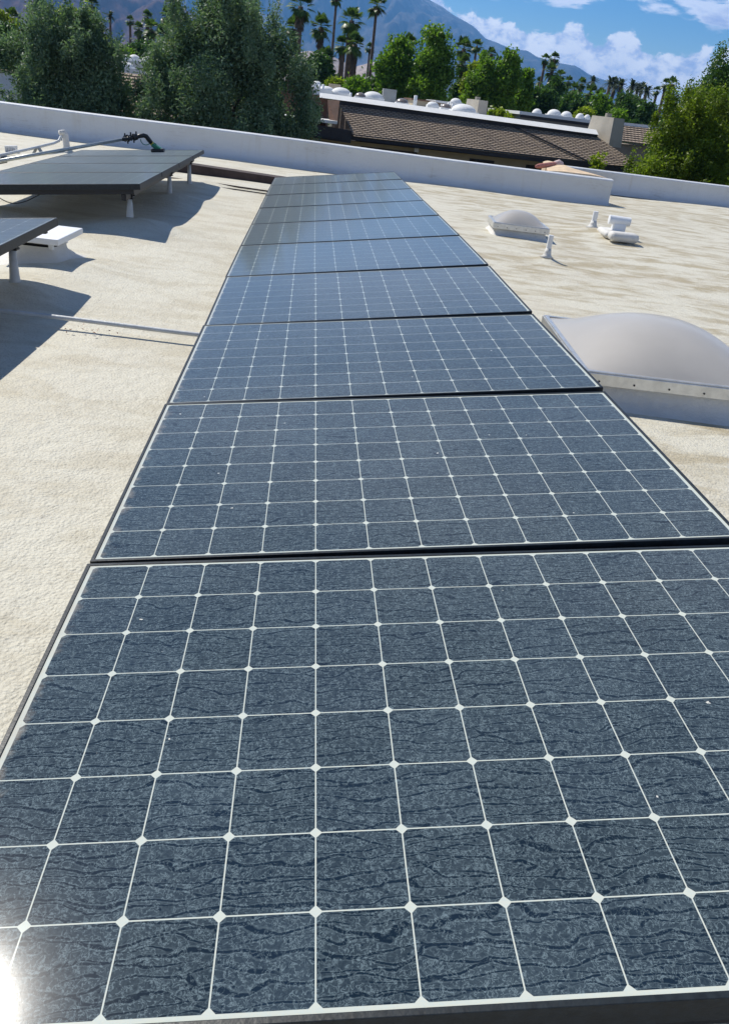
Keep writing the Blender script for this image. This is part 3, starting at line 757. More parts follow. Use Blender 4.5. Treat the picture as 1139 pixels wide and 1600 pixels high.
mountain('foothills', [(-60, 4), (-35, 5.5), (-24, 6.2), (-19, 6.0), (-15, 5.4), (-12, 4.7), (-10, 4.15), (-8, 3.3), (-6, 2.7), (-4, 2.1), (-2, 1.5), (0, 1.1), (3, .3)], -60, 3, 1900, 3300, M_FOOT, 21, 480, 120, .34, 15)
mountain('hills', [(-6, .6), (-3, 1.6), (-.6, 2.15), (.5, 2.2), (2.2, 1.6), (3.4, 2.0), (4.4, 1.9), (6, 1.2), (8, .4)], -6, 8, 1200, 1650, M_PALEH, 31, 140, 50, .2, 30)

# ------------------------------------------------------------------ neighbouring houses
def uv_quad_rows(name, corners, rows, mt, parent, step=.022):
    """a tiled slope: rows of overlapping tiles from the eave up. corners: eave-left, eave-right, top-right, top-left (world)"""
    el_, er, tr, tl_ = [Vector(c) for c in corners]
    nrm = (er - el_).cross(tl_ - el_).normalized()
    if nrm.z < 0: nrm = -nrm
    mb = MB(); uvs = []
    base = (er - el_).normalized(); 
    for k in range(rows):
        f0, f1 = k / rows, (k + 1) / rows
        a_ = el_.lerp(tl_, f0); b_ = er.lerp(tr, f0); c_ = er.lerp(tr, f1); d_ = el_.lerp(tl_, f1)
        up = nrm * step; p = [a_ + up, b_ + up, c_ + nrm * .004, d_ + nrm * .004, a_, b_]
        s0 = len(mb.v); mb.v += [tuple(q) for q in p]; mb.f += [(s0, s0 + 1, s0 + 2, s0 + 3), (s0 + 4, s0 + 5, s0 + 1, s0)]
        def uv(q, kk): return ((q - el_).dot(base), kk * .24)
        uvs += [uv(a_, k), uv(b_, k), uv(c_, k + 1), uv(d_, k + 1), uv(a_, k), uv(b_, k), uv(b_, k), uv(a_, k)]
    o = mb.build(name, mt, parent, False, True)
    ul = o.data.uv_layers.new(name='UVMap')
    for i, q in enumerate(uvs): ul.data[i].uv = q
    return o
def dome_mb(c, w_, h, d=None):
    m = MB(); d = d or w_; c = Vector(c)
    m.grid(14, 10, lambda u, v: (c.x + w_ / 2 * math.cos(u * 2 * math.pi) * math.cos(v * math.pi / 2), c.y + d / 2 * math.sin(u * 2 * math.pi) * math.cos(v * math.pi / 2), c.z + h * math.sin(v * math.pi / 2)))
    return m
def roof_dome(parent, px, py, Y, w_, h, mt=None):
    w_ *= .88; h *= .80
    q = at(px, py, Y)
    o = dome_mb(q + Vector((0, 0, .04)), w_, h * 1.1).build('skylight', mt or M_DOMEW, parent, True, True)
    m = MB(); m.bbox(q + Vector((0, 0, -.02)), (w_ * 1.04, w_ * 1.04, .16), .02); m.build('curb', M_WROOF, o, False, True)
def quadbox(mb, pts4, z0, z1):
    n = len(pts4); vs = [(p[0], p[1], z0) for p in pts4] + [(p[0], p[1], z1) for p in pts4]
    mb.add(vs, [tuple(range(n))[::-1], tuple(range(n, 2 * n))] + [(i, (i + 1) % n, (i + 1) % n + n, i + n) for i in range(n)])
    return mb
# --- main neighbour with the long tiled mansard
H = thing('house', 'long low house with brown tiled mansard and white domed flat roof', 'house', (7, 38, GZ))
TL, TR = at(529, 160, 32.2), at(930, 212.5, 31.6)
EL_, ER = at(553, 213.5, 30.7), at(1004, 262, 29.9)
MIDT, MIDE = at(797, 196.5, 31.8), at(921, 255.5, 30.1)
uv_quad_rows('roof_slope', (EL_, MIDE, MIDT, TL), 18, M_TILE, H)
uv_quad_rows('roof_slope', (MIDE + Vector((.04, -.02, 0)), ER, TR, MIDT + Vector((.04, -.02, .01))), 18, M_TILE, H)
m = MB(); m.tube([MIDT + Vector((0, -.05, .05)), MIDE + Vector((0, -.05, .05))], .026, 6); m.build('hip_cap', M_FASCIA, H, False, True)
# hip end on the right and left, going back
BR = at(1004, 262, 29.9) + Vector((.6, 9, 0)); TRb = TR + Vector((-.2, 9, 0))
uv_quad_rows('roof_slope', (ER, BR, TRb, TR), 15, M_TILE, H)
m = MB()
def plate(a_, b_, dz0, dz1, dy=0.0, dy2=.12, cant=0.0):
    a_ = Vector(a_); b_ = Vector(b_); vs = []
    for q in (a_, b_):
        for (yy, zz) in ((dy, dz0), (dy2, dz0), (dy2, dz1), (dy + cant, dz1)): vs.append((q.x, q.y + yy, q.z + zz))
    return vs, [(0, 1, 2, 3), (7, 6, 5, 4), (0, 4, 5, 1), (1, 5, 6, 2), (2, 6, 7, 3), (3, 7, 4, 0)]
WT_L, WT_R = at(500, 148.5, 32.0), at(936, 207, 31.4)
m = MB(); m.add(*plate(WT_L + Vector((.5, 0, 0)), WT_R, -.26, -.06, .10, .3)); m.build('shaded_fascia', M_FASCIA, H, False, True)  # fascia strip, its near-black colour stands in for the cap's shadow
m = MB(); m.add(*plate(WT_L, WT_R, -.08, .08, .02, .8, .42)); m.build('parapet_cap', M_WROOF, H, False, True)
m = MB(); m.add([WT_L + Vector((0, .3, -.0)), WT_R + Vector((0, .3, -.0)), WT_R + Vector((1.5, 15, -.05)), WT_L + Vector((-2, 15, -.05))], [(0, 1, 2, 3)]); m.build('flat_roof', M_WROOF, H, False, True)
m = MB(); m.add(*plate(EL_ + Vector((-.9, .1, .1)), ER, -.22, -.02, .03, .2)); m.build('eave_fascia', M_FASCIA, H, False, True)
m = MB(); q0, q1 = EL_ + Vector((-5, .9, 0)), ER + Vector((-.7, .9, 0)); m.add(*plate(q0, q1, -3.4, -.05, 0, .3)); m.build('wall', M_STUCCO, H, False, True)
m = MB(); m.add([EL_ + Vector((-5, .15, -.20)), ER + Vector((0, .15, -.20)), ER + Vector((0, 1.3, -.20)), EL_ + Vector((-5, 1.3, -.20))], [(0, 3, 2, 1)]); m.build('soffit', M_FASCIA, H, False, True)
m = MB(); quadbox(m, [(q0.x + .2, q0.y + .4), (q1.x - .2, q1.y + .4), (q1.x + .6, q1.y + 13), (q0.x - 1, q0.y + 13)], GZ, -.5); m.build('wall', M_STUCCO2, H, False, True)
def opening(x0, x1, y0, y1, Y=31.0):
    a_, b_ = at(x0, y0, Y), at(x1, y0, Y); z1 = at((x0 + x1) / 2, y0, Y).z; hh = .0
    a2 = q0.lerp(q1, (a_.x - q0.x) / (q1.x - q0.x)); b2 = q0.lerp(q1, (b_.x - q0.x) / (q1.x - q0.x))
    m = MB(); m.add(*plate(a2, b2, -2.6, -.38, -.03, .02)); f = m.build('window', M_FASCIA, H, False, True)
    m = MB(); m.add(*plate(a2 + Vector((.07, 0, 0)), b2 - Vector((.07, 0, 0)), -2.5, -.40, -.045, -.035)); m.build('pane', M_OPEN, f, False, True)
opening(566, 655, 220, 240); opening(737, 776, 232, 250); opening(824, 900, 245, 262); opening(470, 530, 205, 225); opening(930, 985, 255, 270)
for (px, py) in ((690, 243), (815, 258)):
    q = at(px, py, 31.2); q = q0.lerp(q1, (q.x - q0.x) / (q1.x - q0.x)); m = MB(); m.bbox((q.x, q.y - .07, q.z - .62), (.16, .12, .2), .02); m.build('wall_lamp', M_BLACK, H, False, True)
q = at(651, 234, 30.9); m = MB(); m.bbox(q, (.17, .05, .17), .01); m.build('notice_plate', M_LIGHT, H, False, True)
# brown recessed wing left of the mansard
m = MB(); a_ = at(512, 156, 31.5); b_ = at(531, 157, 31.5); c_ = at(527, 194, 30.6); d_ = at(515, 190, 31.3)
m.add([a_, b_, c_, d_] + [Vector(v) + Vector((0, .25, 0)) for v in (a_, b_, c_, d_)], [(0, 3, 2, 1), (4, 5, 6, 7), (0, 1, 5, 4), (1, 2, 6, 5), (2, 3, 7, 6), (3, 0, 4, 7)]); m.build('fin_wall', M_BROWNP, H, False, True)
m = MB(); a_ = at(440, 138, 32.3); b_ = at(513, 149, 32.3); m.add(*plate(a_, b_, -1.25, -.05, 0, .3)); m.build('wall', M_BROWNP, H, False, True)
m = MB(); m.add(*plate(at(440, 183, 31.0), at(527, 193, 30.6), -.02, .08, -.1, 1.6)); m.build('ledge', M_WROOF, H, False, True)
m = MB(); m.add(*plate(at(440, 186, 31.0), at(550, 203, 30.6), -.45, -.02, 0, .2)); m.build('eave_fascia', M_FASCIA, H, False, True)
m = MB(); m.add(*plate(at(470, 133, 33.5), at(520, 143, 33.5), -.25, .02, 0, 2.5)); m.build('parapet_cap', M_WROOF, H, False, True)
for px, py, Y, w_, h in ((510, 143.5, 36, .78, .2), (533, 148, 34.5, .9, .25), (583, 155, 34.5, .95, .27), (676, 166.5, 35.5, .55, .17), (724, 176, 33.2, 1.15, .30), (712, 162, 45, .7, .25), (495, 138.5, 38, .6, .3)):
    roof_dome(H, px, py, Y, w_, h)
M_DOMEG = mat('bronze_acrylic', (.20, .17, .15), .3, var=.1)
for px, py, Y, w_, h in ((563, 154, 33.6, .52, .20), (628, 163, 33.4, .58, .2), (696, 171, 34, .5, .2)):
    roof_dome(H, px, py, Y, w_, h, M_DOMEG)
q = at(608, 150, 37); m = MB(); m.bbox(q, (.58, .5, .52), .02); ac = m.build('air_conditioner', M_GREYBOX, H, False, True)
q = at(523, 139, 41); m = MB(); m.bbox(q, (.55, .5, .4), .02); m.build('air_conditioner', M_STUCCO, H, False, True)
for px, py, h in ((700, 169, .35), (706, 171, .35), (650, 157, .3), (648, 157, .3), (548, 150, .2), (690, 169, .25), (505, 141, .35), (499, 140, .3)):
    q = at(px, py, 34); m = MB(); m.tube([q + Vector((0, 0, -.2)), q + Vector((0, 0, h * .6))], .045, 8); m.build('vent_pipe', M_WHITE, H, True, True)
def chimney(parent, px, pyt, pyb, Y, w_, d_, rz, mt, cap=True, taper=1.0):
    tp = at(px, pyt, Y); bt = at(px, pyb, Y); h = tp.z - bt.z; M3 = Matrix.Rotation(rz, 3, 'Z'); c = Vector((tp.x, tp.y, 0))
    vs = []
    for z_, s_ in ((bt.z, taper), (tp.z, 1.0)):
        for x_, y_ in ((-1, -1), (1, -1), (1, 1), (-1, 1)): q = c + M3 @ Vector((x_ * w_ / 2 * s_, y_ * d_ / 2 * s_, 0)); vs.append((q.x, q.y, z_))
    m = MB(); m.add(vs, [(3, 2, 1, 0), (4, 5, 6, 7), (0, 1, 5, 4), (1, 2, 6, 5), (2, 3, 7, 6), (3, 0, 4, 7)]); o = m.build('chimney', mt, parent, False, True)
    if cap: m = MB(); m.tube([(c.x, c.y, tp.z - .05), (c.x, c.y, tp.z + .13)], .13, 10); m.build('flue', mt, o, False, True)
M_CHIM = mat('grey_beige_stucco', (.42, .38, .31), .9, var=.1, vscale=2, bump=.5, bscale=12)
chimney(H, 950, 183, 228, 32.4, .5, 1.45, R(17), M_CHIM, True, 1.18)
# --- houses beyond
H2 = thing('house', 'beige flat roofed house with small white domes behind the tiled mansard', 'house', (15, 50, GZ))
a_ = at(815, 177, 48); b_ = at(940, 194, 48)
m = MB(); quadbox(m, [(a_.x, a_.y), (b_.x, b_.y), (b_.x + .6, b_.y + 9), (a_.x, a_.y + 9)], GZ, a_.z - .05); m.build('wall', M_STUCCO2, H2, False, True)
m = MB(); m.add(*plate(a_ + Vector((-.15, -.1, 0)), b_ + Vector((.1, -.1, a_.z - b_.z)), -.06, .10, 0, 9.3)); m.build('flat_roof', M_WROOF, H2, False, True)
m = MB(); m.add(*plate(a_ + Vector((-.05, -.05, 0)), b_ + Vector((.02, -.05, a_.z - b_.z)), -.2, -.06, 0, .1)); m.build('fascia', M_FASCIA, H2, False, True)
for px, py, w_ in ((838, 180, .7), (865, 181, .95), (884, 184, .8), (905, 187, .6), (916, 189, .5)):
    roof_dome(H2, px, py, 50, w_, .35)
H3 = thing('house', 'tan chimney block and low walls rising behind the domed white roof', 'house', (9, 46, GZ))
a_, b_ = at(646, 156, 44), at(676, 160, 44)
m = MB(); quadbox(m, [(a_.x, a_.y), (b_.x, b_.y), (b_.x, b_.y + 4), (a_.x, a_.y + 4)], GZ, a_.z + .0); m.build('wall', M_STUCCO, H3, False, True)
m = MB(); m.add(*plate(a_ + Vector((-.1, -.1, 0)), b_ + Vector((.1, -.1, a_.z - b_.z)), 0, .07, 0, 4.2)); m.build('roof', M_BROWNP, H3, False, True)
a_, b_ = at(683, 160, 46), at(722, 166, 46)
m = MB(); quadbox(m, [(a_.x, a_.y), (b_.x, b_.y), (b_.x, b_.y + 4), (a_.x, a_.y + 4)], GZ, a_.z); m.build('wall', M_STUCCO2, H3, False, True)
m = MB(); m.add(*plate(a_ + Vector((-.1, -.1, 0)), b_ + Vector((.1, -.1, a_.z - b_.z)), 0, .1, 0, 4.2)); m.build('roof', M_WROOF, H3, False, True)
chimney(H3, 746, 156, 190, 42, .5, 1.3, R(17), M_CHIM, True, 1.05)
H4 = thing('house', 'brown tiled roof house seen in the gap between two olive trees', 'house', (-5, 38, GZ))
e0_, e1_ = at(185, 176, 34), at(300, 187, 34); t1_, t0_ = at(300, 122, 38), at(214, 116, 38)
uv_quad_rows('roof_slope', (e0_, e1_, t1_, t0_), 12, M_TILE, H4, .05)
uv_quad_rows('roof_slope', (e0_ + Vector((-6, 5, 0)), e0_, t0_, t0_ + Vector((-5, 4, 0))), 12, M_TILE, H4, .05)
m = MB(); m.add(*plate(e0_ + Vector((-.2, .2, 0)), e1_, -.35, -.02, 0, .2)); m.build('fascia', M_FASCIA, H4, False, True)
m = MB(); quadbox(m, [(e0_.x + .3, e0_.y + .6), (e1_.x, e1_.y + .6), (e1_.x, e1_.y + 10), (e0_.x - 5, e0_.y + 10)], GZ, e0_.z - .1); m.build('wall', M_STUCCO, H4, False, True)
a_, b_ = at(190, 111, 40), at(232, 113, 40)
m = MB(); m.add(*plate(a_, b_, -.15, .12, 0, 3)); m.build('parapet_cap', M_WROOF, H4, False, True)
for px, py in ((192, 108), (200, 109)): roof_dome(H4, px, py, 41, .8, .3)
H5 = thing('house', 'white topped flat house with small domes behind the brown tiled roof', 'house', (-9, 55, GZ))
a_, b_ = at(150, 92, 52), at(300, 108, 52)
m = MB(); m.add(*plate(a_, b_, -.22, .10, 0, 9)); m.build('flat_roof', M_WROOF, H5, False, True)
m = MB(); m.add(*plate(a_ + Vector((0, .1, 0)), b_ + Vector((0, .1, 0)), -.55, -.22, 0, 8)); m.build('fascia', M_FASCIA, H5, False, True)
m = MB(); quadbox(m, [(a_.x + .2, a_.y + .3), (b_.x - .2, b_.y + .3), (b_.x, b_.y + 8), (a_.x, a_.y + 8)], GZ, a_.z - .55); m.build('wall', M_STUCCO2, H5, False, True)
for px, py in ((198, 97), (211, 97), (232, 100), (241, 101)): roof_dome(H5, px, py, 53, .9, .4)
q = at(222, 118, 41)
m = MB(); m.bbox(q + Vector((0, 0, .2)), (1.2, .6, .12), .02); m.build('parapet_cap', M_WROOF, H5, False, True)
H6 = thing('house', 'low tiled house half hidden between stone chimney and golden tree', 'house', (18, 45, GZ))
e0_, e1_ = at(968, 221, 43), at(1060, 232, 43); t1_, t0_ = at(1060, 205, 46), at(975, 196, 46)
uv_quad_rows('roof_slope', (e0_, e1_, t1_, t0_), 8, M_TILE, H6, .05)
m = MB(); m.add(*plate(t0_ + Vector((-.2, 0, 0)), t1_, -.0, .14, -.1, 5)); m.build('flat_roof', M_WROOF, H6, False, True)
m = MB(); quadbox(m, [(e0_.x - .1, e0_.y + .6), (e1_.x, e1_.y + .6), (e1_.x, e1_.y + 6), (e0_.x - .1, e0_.y + 6)], GZ, e0_.z - .1); m.build('wall', M_STUCCO2, H6, False, True)
H7 = thing('garden_wall', 'pale rendered wall behind the leftmost olive tree', 'wall', at(5, 130, 30))
a_, b_ = at(-60, 108, 30), at(45, 120, 30)
m = MB(); m.add(*plate(a_, b_, -3.5, .05, 0, .25)); m.build('wall', M_WALLC, H7, False, True)
m = MB(); m.add(*plate(a_ + Vector((0, -.05, 0)), b_ + Vector((0, -.05, 0)), .05, .13, 0, .35)); m.build('coping', M_STUCCO, H7, False, True)

# ------------------------------------------------------------------ trees
def leaf_mesh(name, blobs, n, size, mt, seed, droop=0.0, elong=2.2, shell=.55):
    """n small leaf faces spread through ellipsoid blobs (x,y,z,rx,ry,rz)"""
    rg = np.random.RandomState(seed); B = np.array(blobs)
    wts = (B[:, 3] * B[:, 4] * B[:, 5]) ** (.75); wts /= wts.sum()
    idx = rg.choice(len(B), n, p=wts); d = rg.normal(size=(n, 3)); d /= np.linalg.norm(d, axis=1)[:, None]
    r = rg.rand(n) ** shell; r *= 1 + rg.normal(size=n) * .13
    # clumps: pull leaves towards twig points so gaps open between them
    c = B[idx, :3] + d * B[idx, 3:6] * r[:, None]
    tw = c[rg.choice(n, max(8, n // 45))]
    for s0 in range(0, n, 4000):
        blk = c[s0:s0 + 4000]; j = rg.randint(0, len(tw), (len(blk), 28)); dd_ = np.linalg.norm(tw[j] - blk[:, None, :], axis=2); b_ = dd_.argmin(1); near = tw[j[np.arange(len(blk)), b_]]
        dist = dd_[np.arange(len(blk)), b_]; lim = B[:, 3].mean() * .9
        k = np.where(dist < lim, .62, 0.0)[:, None]; c[s0:s0 + 4000] = blk * (1 - k) + near * k
    c += rg.normal(size=c.shape) * size * .8
    a_ = rg.normal(size=(n, 3)) + np.array([0, 0, -droop]); a_ /= np.linalg.norm(a_, axis=1)[:, None]
    b_ = np.cross(a_, rg.normal(size=(n, 3))); b_ /= np.linalg.norm(b_, axis=1)[:, None]
    s_ = size * (.6 + .8 * rg.rand(n))[:, None]
    L = a_ * s_ * elong / 2; W_ = b_ * s_ / 2
    V = np.stack([c - L, c + W_, c + L, c - W_], 1).reshape(-1, 3)
    me = bpy.data.meshes.new(name); me.vertices.add(4 * n); me.vertices.foreach_set('co', V.ravel().astype(np.float32))
    me.loops.add(4 * n); me.loops.foreach_set('vertex_index', np.arange(4 * n, dtype=np.int32))
    me.polygons.add(n); me.polygons.foreach_set('loop_start', np.arange(0, 4 * n, 4, dtype=np.int32)); me.polygons.foreach_set('loop_total', np.full(n, 4, dtype=np.int32))
    me.update(); me.materials.append(mt); return me
def blob_crown(rr, w_, h, z0, n, flat=.8, columnar=False, rmin=.14, rmax=.3):
    out = []
    for i in range(n):
        a_ = rr.random() * 6.283; f = rr.random() ** .5; zf = rr.random()
        wid = math.sin(math.pi * min(1, (zf * .86 + .12))) ** (.45 if columnar else .6)
        r_ = w_ * rr.uniform(rmin, rmax) * (.75 + .4 * wid)
        R_ = max(0, w_ / 2 * wid - r_ * .6) * f
        out.append((R_ * math.cos(a_), R_ * math.sin(a_) * flat, z0 + r_ * .5 + zf * (h - r_), r_ * rr.uniform(.8, 1.2), r_ * rr.uniform(.8, 1.2), r_ * rr.uniform(.7, 1.3)))
    for i in range(int(n * .7)):
        a_ = rr.random() * 6.283; zf = rr.random() ** .8; wid = math.sin(math.pi * min(1, (zf * .86 + .12))) ** (.45 if columnar else .6)
        R_ = w_ / 2 * wid * rr.uniform(.92, 1.10); r_ = w_ * rr.uniform(.025, .055)
        out.append((R_ * math.cos(a_), R_ * math.sin(a_) * flat, z0 + zf * h + r_, r_, r_, r_ * rr.uniform(1.4, 3.0)))
    for i in range(int(n * .25)):
        a_ = rr.random() * 6.283; R_ = w_ * .33 * rr.random() ** .5; r_ = w_ * rr.uniform(.025, .05)
        out.append((R_ * math.cos(a_), R_ * math.sin(a_), z0 + h * rr.uniform(.90, 1.03), r_, r_, r_ * rr.uniform(2, 4)))
    return out
def limbs(base_r, z_top, blobs, rr, n=7, lean=0.0):
    m = MB(); zt = z_top; tr = [(lean * f * f + .04 * math.sin(5 * f), .03 * math.cos(4 * f), zt * f) for f in (0, .25, .5, .75, 1)]
    m.tube(tr, [base_r * 1.35, base_r, base_r * .85, base_r * .7, base_r * .5], 9)
    for b in sorted(blobs, key=lambda q: -q[3])[:n]:
        s_ = Vector(tr[rr.choice((2, 3, 4))]); e_ = Vector(b[:3]); md = s_.lerp(e_, .5) + Vector((rr.uniform(-.2, .2), rr.uniform(-.2, .2), .15))
        m.tube([s_, md, e_], [base_r * .42, base_r * .28, base_r * .12], 6)
    return m
def tree(name, label, base, w_, z0, ztop, nblob, nleaf, size, mt, seed, cat='tree', group=None, extra=None, columnar=False, droop=0.0, elong=2.2, shell=.55, rmin=.14, rmax=.3, barkm=None):
    """crown from world height z0 to ztop over base (x, y)"""
    rr = random.Random(seed); H_ = ztop - GZ; c0 = z0 - GZ
    t_ = thing(name, label, cat, (base[0], base[1], GZ), (0, 0, 0), group)
    bl = blob_crown(rr, w_, H_ - c0, c0, nblob, .8, columnar, rmin, rmax) + (extra or [])
    me = leaf_mesh('crown', bl, nleaf, size, mt, seed, droop, elong, shell); o = bpy.data.objects.new('crown', me); COL.objects.link(o); o.parent = t_
    limbs(max(.06, w_ * .035), max(c0 * 1.15, H_ * .45), bl, rr).build('trunk', barkm or M_BARK, t_, True)
    return t_
# dense near olives
def olive(label, px, py_top, Y, w_, ztop, seed, nl, extra=None, z0=-2.4):
    q = at(px, py_top, Y); return tree('olive_tree', label, (q.x, Y), w_, z0, ztop, 60, nl, .036, M_OLIVE, seed, extra=extra, elong=2.6, shell=.6, rmin=.075, rmax=.165, droop=.3)
zt = at(110, 26, 23).z
bx = at(105, 60, 23); H_ = zt - GZ
olive('dense dusty green olive tree filling the left corner behind the parapet', 105, 26, 23, 4.0, zt, 41, 150000,
      extra=[(-.75, 0, H_ + .05, .28, .3, .75), (-.6, 0, H_ - .5, .5, .5, .6), (1.2, 0, H_ - .7, .4, .5, .5), (-1.5, 0, H_ - 1.0, .45, .5, .6), (1.35, .2, H_ - 1.9, .5, .6, .7), (.7, 0, H_ - .35, .25, .3, .5)])
zt2 = at(350, 8, 23).z; H2_ = zt2 - GZ
olive('tall bushy olive tree left of centre, in front of the tiled roof', 362, 8, 23, 4.9, zt2, 43, 210000,
      extra=[(-1.2, 0, H2_ - 1.0, .6, .7, .8), (-1.7, 0, H2_ - 1.6, .6, .7, .7), (1.2, 0, H2_ - .9, .65, .7, .7), (1.9, 0, H2_ - 1.5, .5, .6, .7), (2.15, 0, H2_ - 2.3, .45, .6, .6), (-1.9, -.2, H2_ - 3.0, .38, .4, .4), (-.4, 0, H2_ - .2, .6, .6, .6), (.3, 0, H2_ - .1, .5, .6, .4)])
# right hand golden green trees
zt3 = at(1050, 150, 24).z
q = at(1060, 200, 24)
tree('ficus_tree', 'golden green bushy tree at right behind the far parapet', (q.x + .45, 24), 3.4, -3.0, zt3, 50, 120000, .042, M_FICUS, 47, elong=1.9, rmin=.09, rmax=.19, shell=.6, columnar=True)
q = at(1140, 110, 29); tree('ficus_tree', 'darker taller tree rising at the right edge behind the golden tree', (q.x, 29), 4.2, -3.0, at(1135, 98, 29).z, 34, 80000, .05, M_DARKG, 53, elong=1.9, rmin=.11, rmax=.22)
q = at(935, 246, 27); tree('shrub', 'small bright green shrub behind the stepped parapet corner', (q.x, 27), 1.0, -1.7, at(935, 250, 27).z + .12, 12, 2600, .06, M_LIME, 55, cat='shrub')
q = at(1112, 150, 25); tree('ficus_tree', 'second golden green tree, right of the first behind the far parapet', (q.x + .3, 25), 3.2, -3.0, at(1112, 150, 25).z, 40, 80000, .042, M_FICUS, 61, elong=1.9, rmin=.09, rmax=.19, columnar=True)
q = at(1140, 170, 22); tree('ficus_tree', 'deep green hedge like tree cut by the right edge of view', (q.x + 1.6, 22), 3.0, -3.0, at(1139, 175, 22).z, 30, 50000, .045, M_FICUS, 59, elong=1.9, rmin=.11, rmax=.22)

# mid-distance broadleaf trees: (px, top py, half width px, base py of crown, Y, material, columnar, label)
MID = [
    (626, 62, 27, 165, 62, M_MIDG, True, 'bright green upright tree left of the pair rising above the domed roof'),
    (683, 46, 28, 168, 60, M_MIDG, True, 'tallest bright green column shaped tree above the domed roof'),
    (766, 92, 26, 185, 62, M_MIDG, True, 'leafy green tree just right of the tan chimney block'),
    (800, 84, 20, 190, 62, M_MIDG, True, 'narrow leafy tree beside the beige flat house'),
    (742, 100, 12, 180, 66, M_LIME, True, 'small yellow green tree beside the tan chimney block'),
    (824, 112, 12, 180, 66, M_MIDG, True, 'slim green tree left of the far palm cluster'),
    (115, 18, 34, 90, 60, M_LIME, False, 'round yellow green tree crown peeping above the left olive tree'),
    (-2, 22, 20, 60, 60, M_LIME, False, 'yellow green tree at the extreme upper left edge'),
    (5, 42, 22, 105, 50, M_DARKG, False, 'dark tree at the left edge below the yellow green one'),
    (280, 78, 34, 140, 50, M_LIME, False, 'light green tree between the two olives behind the white roof'),
    (300, 60, 30, 120, 66, M_DARKG, False, 'dark evergreen tree behind the left side of the taller olive'),
    (225, 72, 22, 105, 70, M_DARKG, False, 'dark tree behind the white topped house in the olive gap'),
    (185, 80, 20, 110, 62, M_MIDG, False, 'mid green tree to the right of the left olive'),
    (525, 128, 14, 150, 60, M_LIME, False, 'low lime green bush behind the first white domes'),
    (558, 128, 18, 160, 58, M_MIDG, False, 'low bright bush behind the domes near the grey unit'),
    (500, 88, 20, 150, 70, M_DARKG, False, 'dark tree at the right shoulder of the taller olive'),
    (595, 118, 22, 165, 64, M_DARKG, False, 'grey green tree behind the grey rooftop unit'),
    (652, 100, 16, 168, 72, M_DARKG, False, 'dark tree between the two bright upright trees'),
    (728, 118, 16, 180, 74, M_DARKG, False, 'dark tree behind the tan chimney block'),
    (850, 140, 20, 185, 72, M_DARKG, False, 'grey green tree behind the beige flat house domes'),
    (872, 128, 16, 190, 80, M_DARKG, False, 'dark tree under the pair of far tall palms'),
    (915, 172, 14, 195, 60, M_LIME, False, 'lime green shrubbery left of the grey chimney'),
    (897, 150, 22, 195, 76, M_DARKG, False, 'dark tree left of the grey chimney'),
    (940, 150, 18, 200, 80, M_MIDG, False, 'mid green tree just behind the grey chimney'),
    (985, 150, 22, 215, 74, M_DARKG, False, 'dark tree right of the grey chimney'),
    (968, 176, 16, 225, 55, M_MIDG, False, 'green shrubbery at the foot of the grey chimney'),
    (1012, 165, 16, 230, 66, M_DARKG, False, 'dark tree touching the golden tree at its left'),
    (780, 178, 22, 196, 50, M_LIME, False, 'yellow shrubbery just above the white roof edge'),
    (820, 185, 14, 200, 52, M_LIME, False, 'yellow green shrub left of the beige flat house'),
]
for i, (px, pt_, hw, pb, Y, mt, colm, lab) in enumerate(MID):
    q = at(px, pt_, Y); w_ = 2 * hw * Y / 1100.0; z0 = at(px, pb, Y).z
    tree('broadleaf_tree' if 'bush' not in lab and 'shrub' not in lab else 'shrub', lab, (q.x, Y), w_, min(z0, q.z - w_ * .5), q.z, 26 if colm else 20, 14000, .125 * Y / 60, mt, 100 + i,
         cat='tree' if 'bush' not in lab and 'shrub' not in lab else 'shrub', columnar=colm, elong=1.7, rmin=.13, rmax=.26)

# palms
def frond_mesh(seed, n=34, r_=1.0, fan=True, droopy=.5, mt=None):
    rr = random.Random(seed); mb = MB()
    for i in range(n):
        az_ = rr.random() * 6.283; e_ = R(rr.uniform(-55, 80)) if fan else R(rr.uniform(-25, 75))
        d = Vector((math.cos(az_) * math.cos(e_), math.sin(az_) * math.cos(e_), math.sin(e_)))
        sd = d.cross(Vector((0, 0, 1))).normalized() if abs(d.z) < .98 else Vector((1, 0, 0)); up = sd.cross(d)
        L = r_ * rr.uniform(.8, 1.1)
        if fan:
            st = d * L * .42
            mb.add([d * .02 - sd * .012 * r_, d * .02 + sd * .012 * r_, st + sd * .01 * r_, st - sd * .01 * r_], [(0, 1, 2, 3)])
            nb_ = 13
            for k in range(nb_):
                a_ = R(-78 + 156 * k / (nb_ - 1)); dr = (d * math.cos(a_) + sd * math.sin(a_)).normalized()
                ln = L * .62 * (1 - .25 * abs(math.sin(a_))); md = st + dr * ln * .6; tp = st + dr * ln + Vector((0, 0, -droopy * ln * .38))
                pw = dr.cross(up).normalized() * ln * .085
                mb.add([st, md - pw, tp, md + pw], [(0, 1, 2, 3)])
        else:
            pts_ = [d * L * f + Vector((0, 0, -droopy * L * .55 * f * f)) for f in (0, .2, .4, .6, .8, 1.0)]
            for k in range(5):
                a_, b_ = pts_[k], pts_[k + 1]; dr = (b_ - a_).normalized()
                for j in range(5):
                    q = a_.lerp(b_, j / 5)
                    for s_ in (-1, 1):
                        ll = L * .26 * (1 - .55 * ((k + j / 5) / 5)) ; tip = q + (sd * s_ * .8 + dr * .6 + Vector((0, 0, -.25))).normalized() * ll
                        mb.add([q - dr * .018 * r_, tip, q + dr * .018 * r_], [(0, 1, 2)])
    return mb.mesh('fronds', mt)
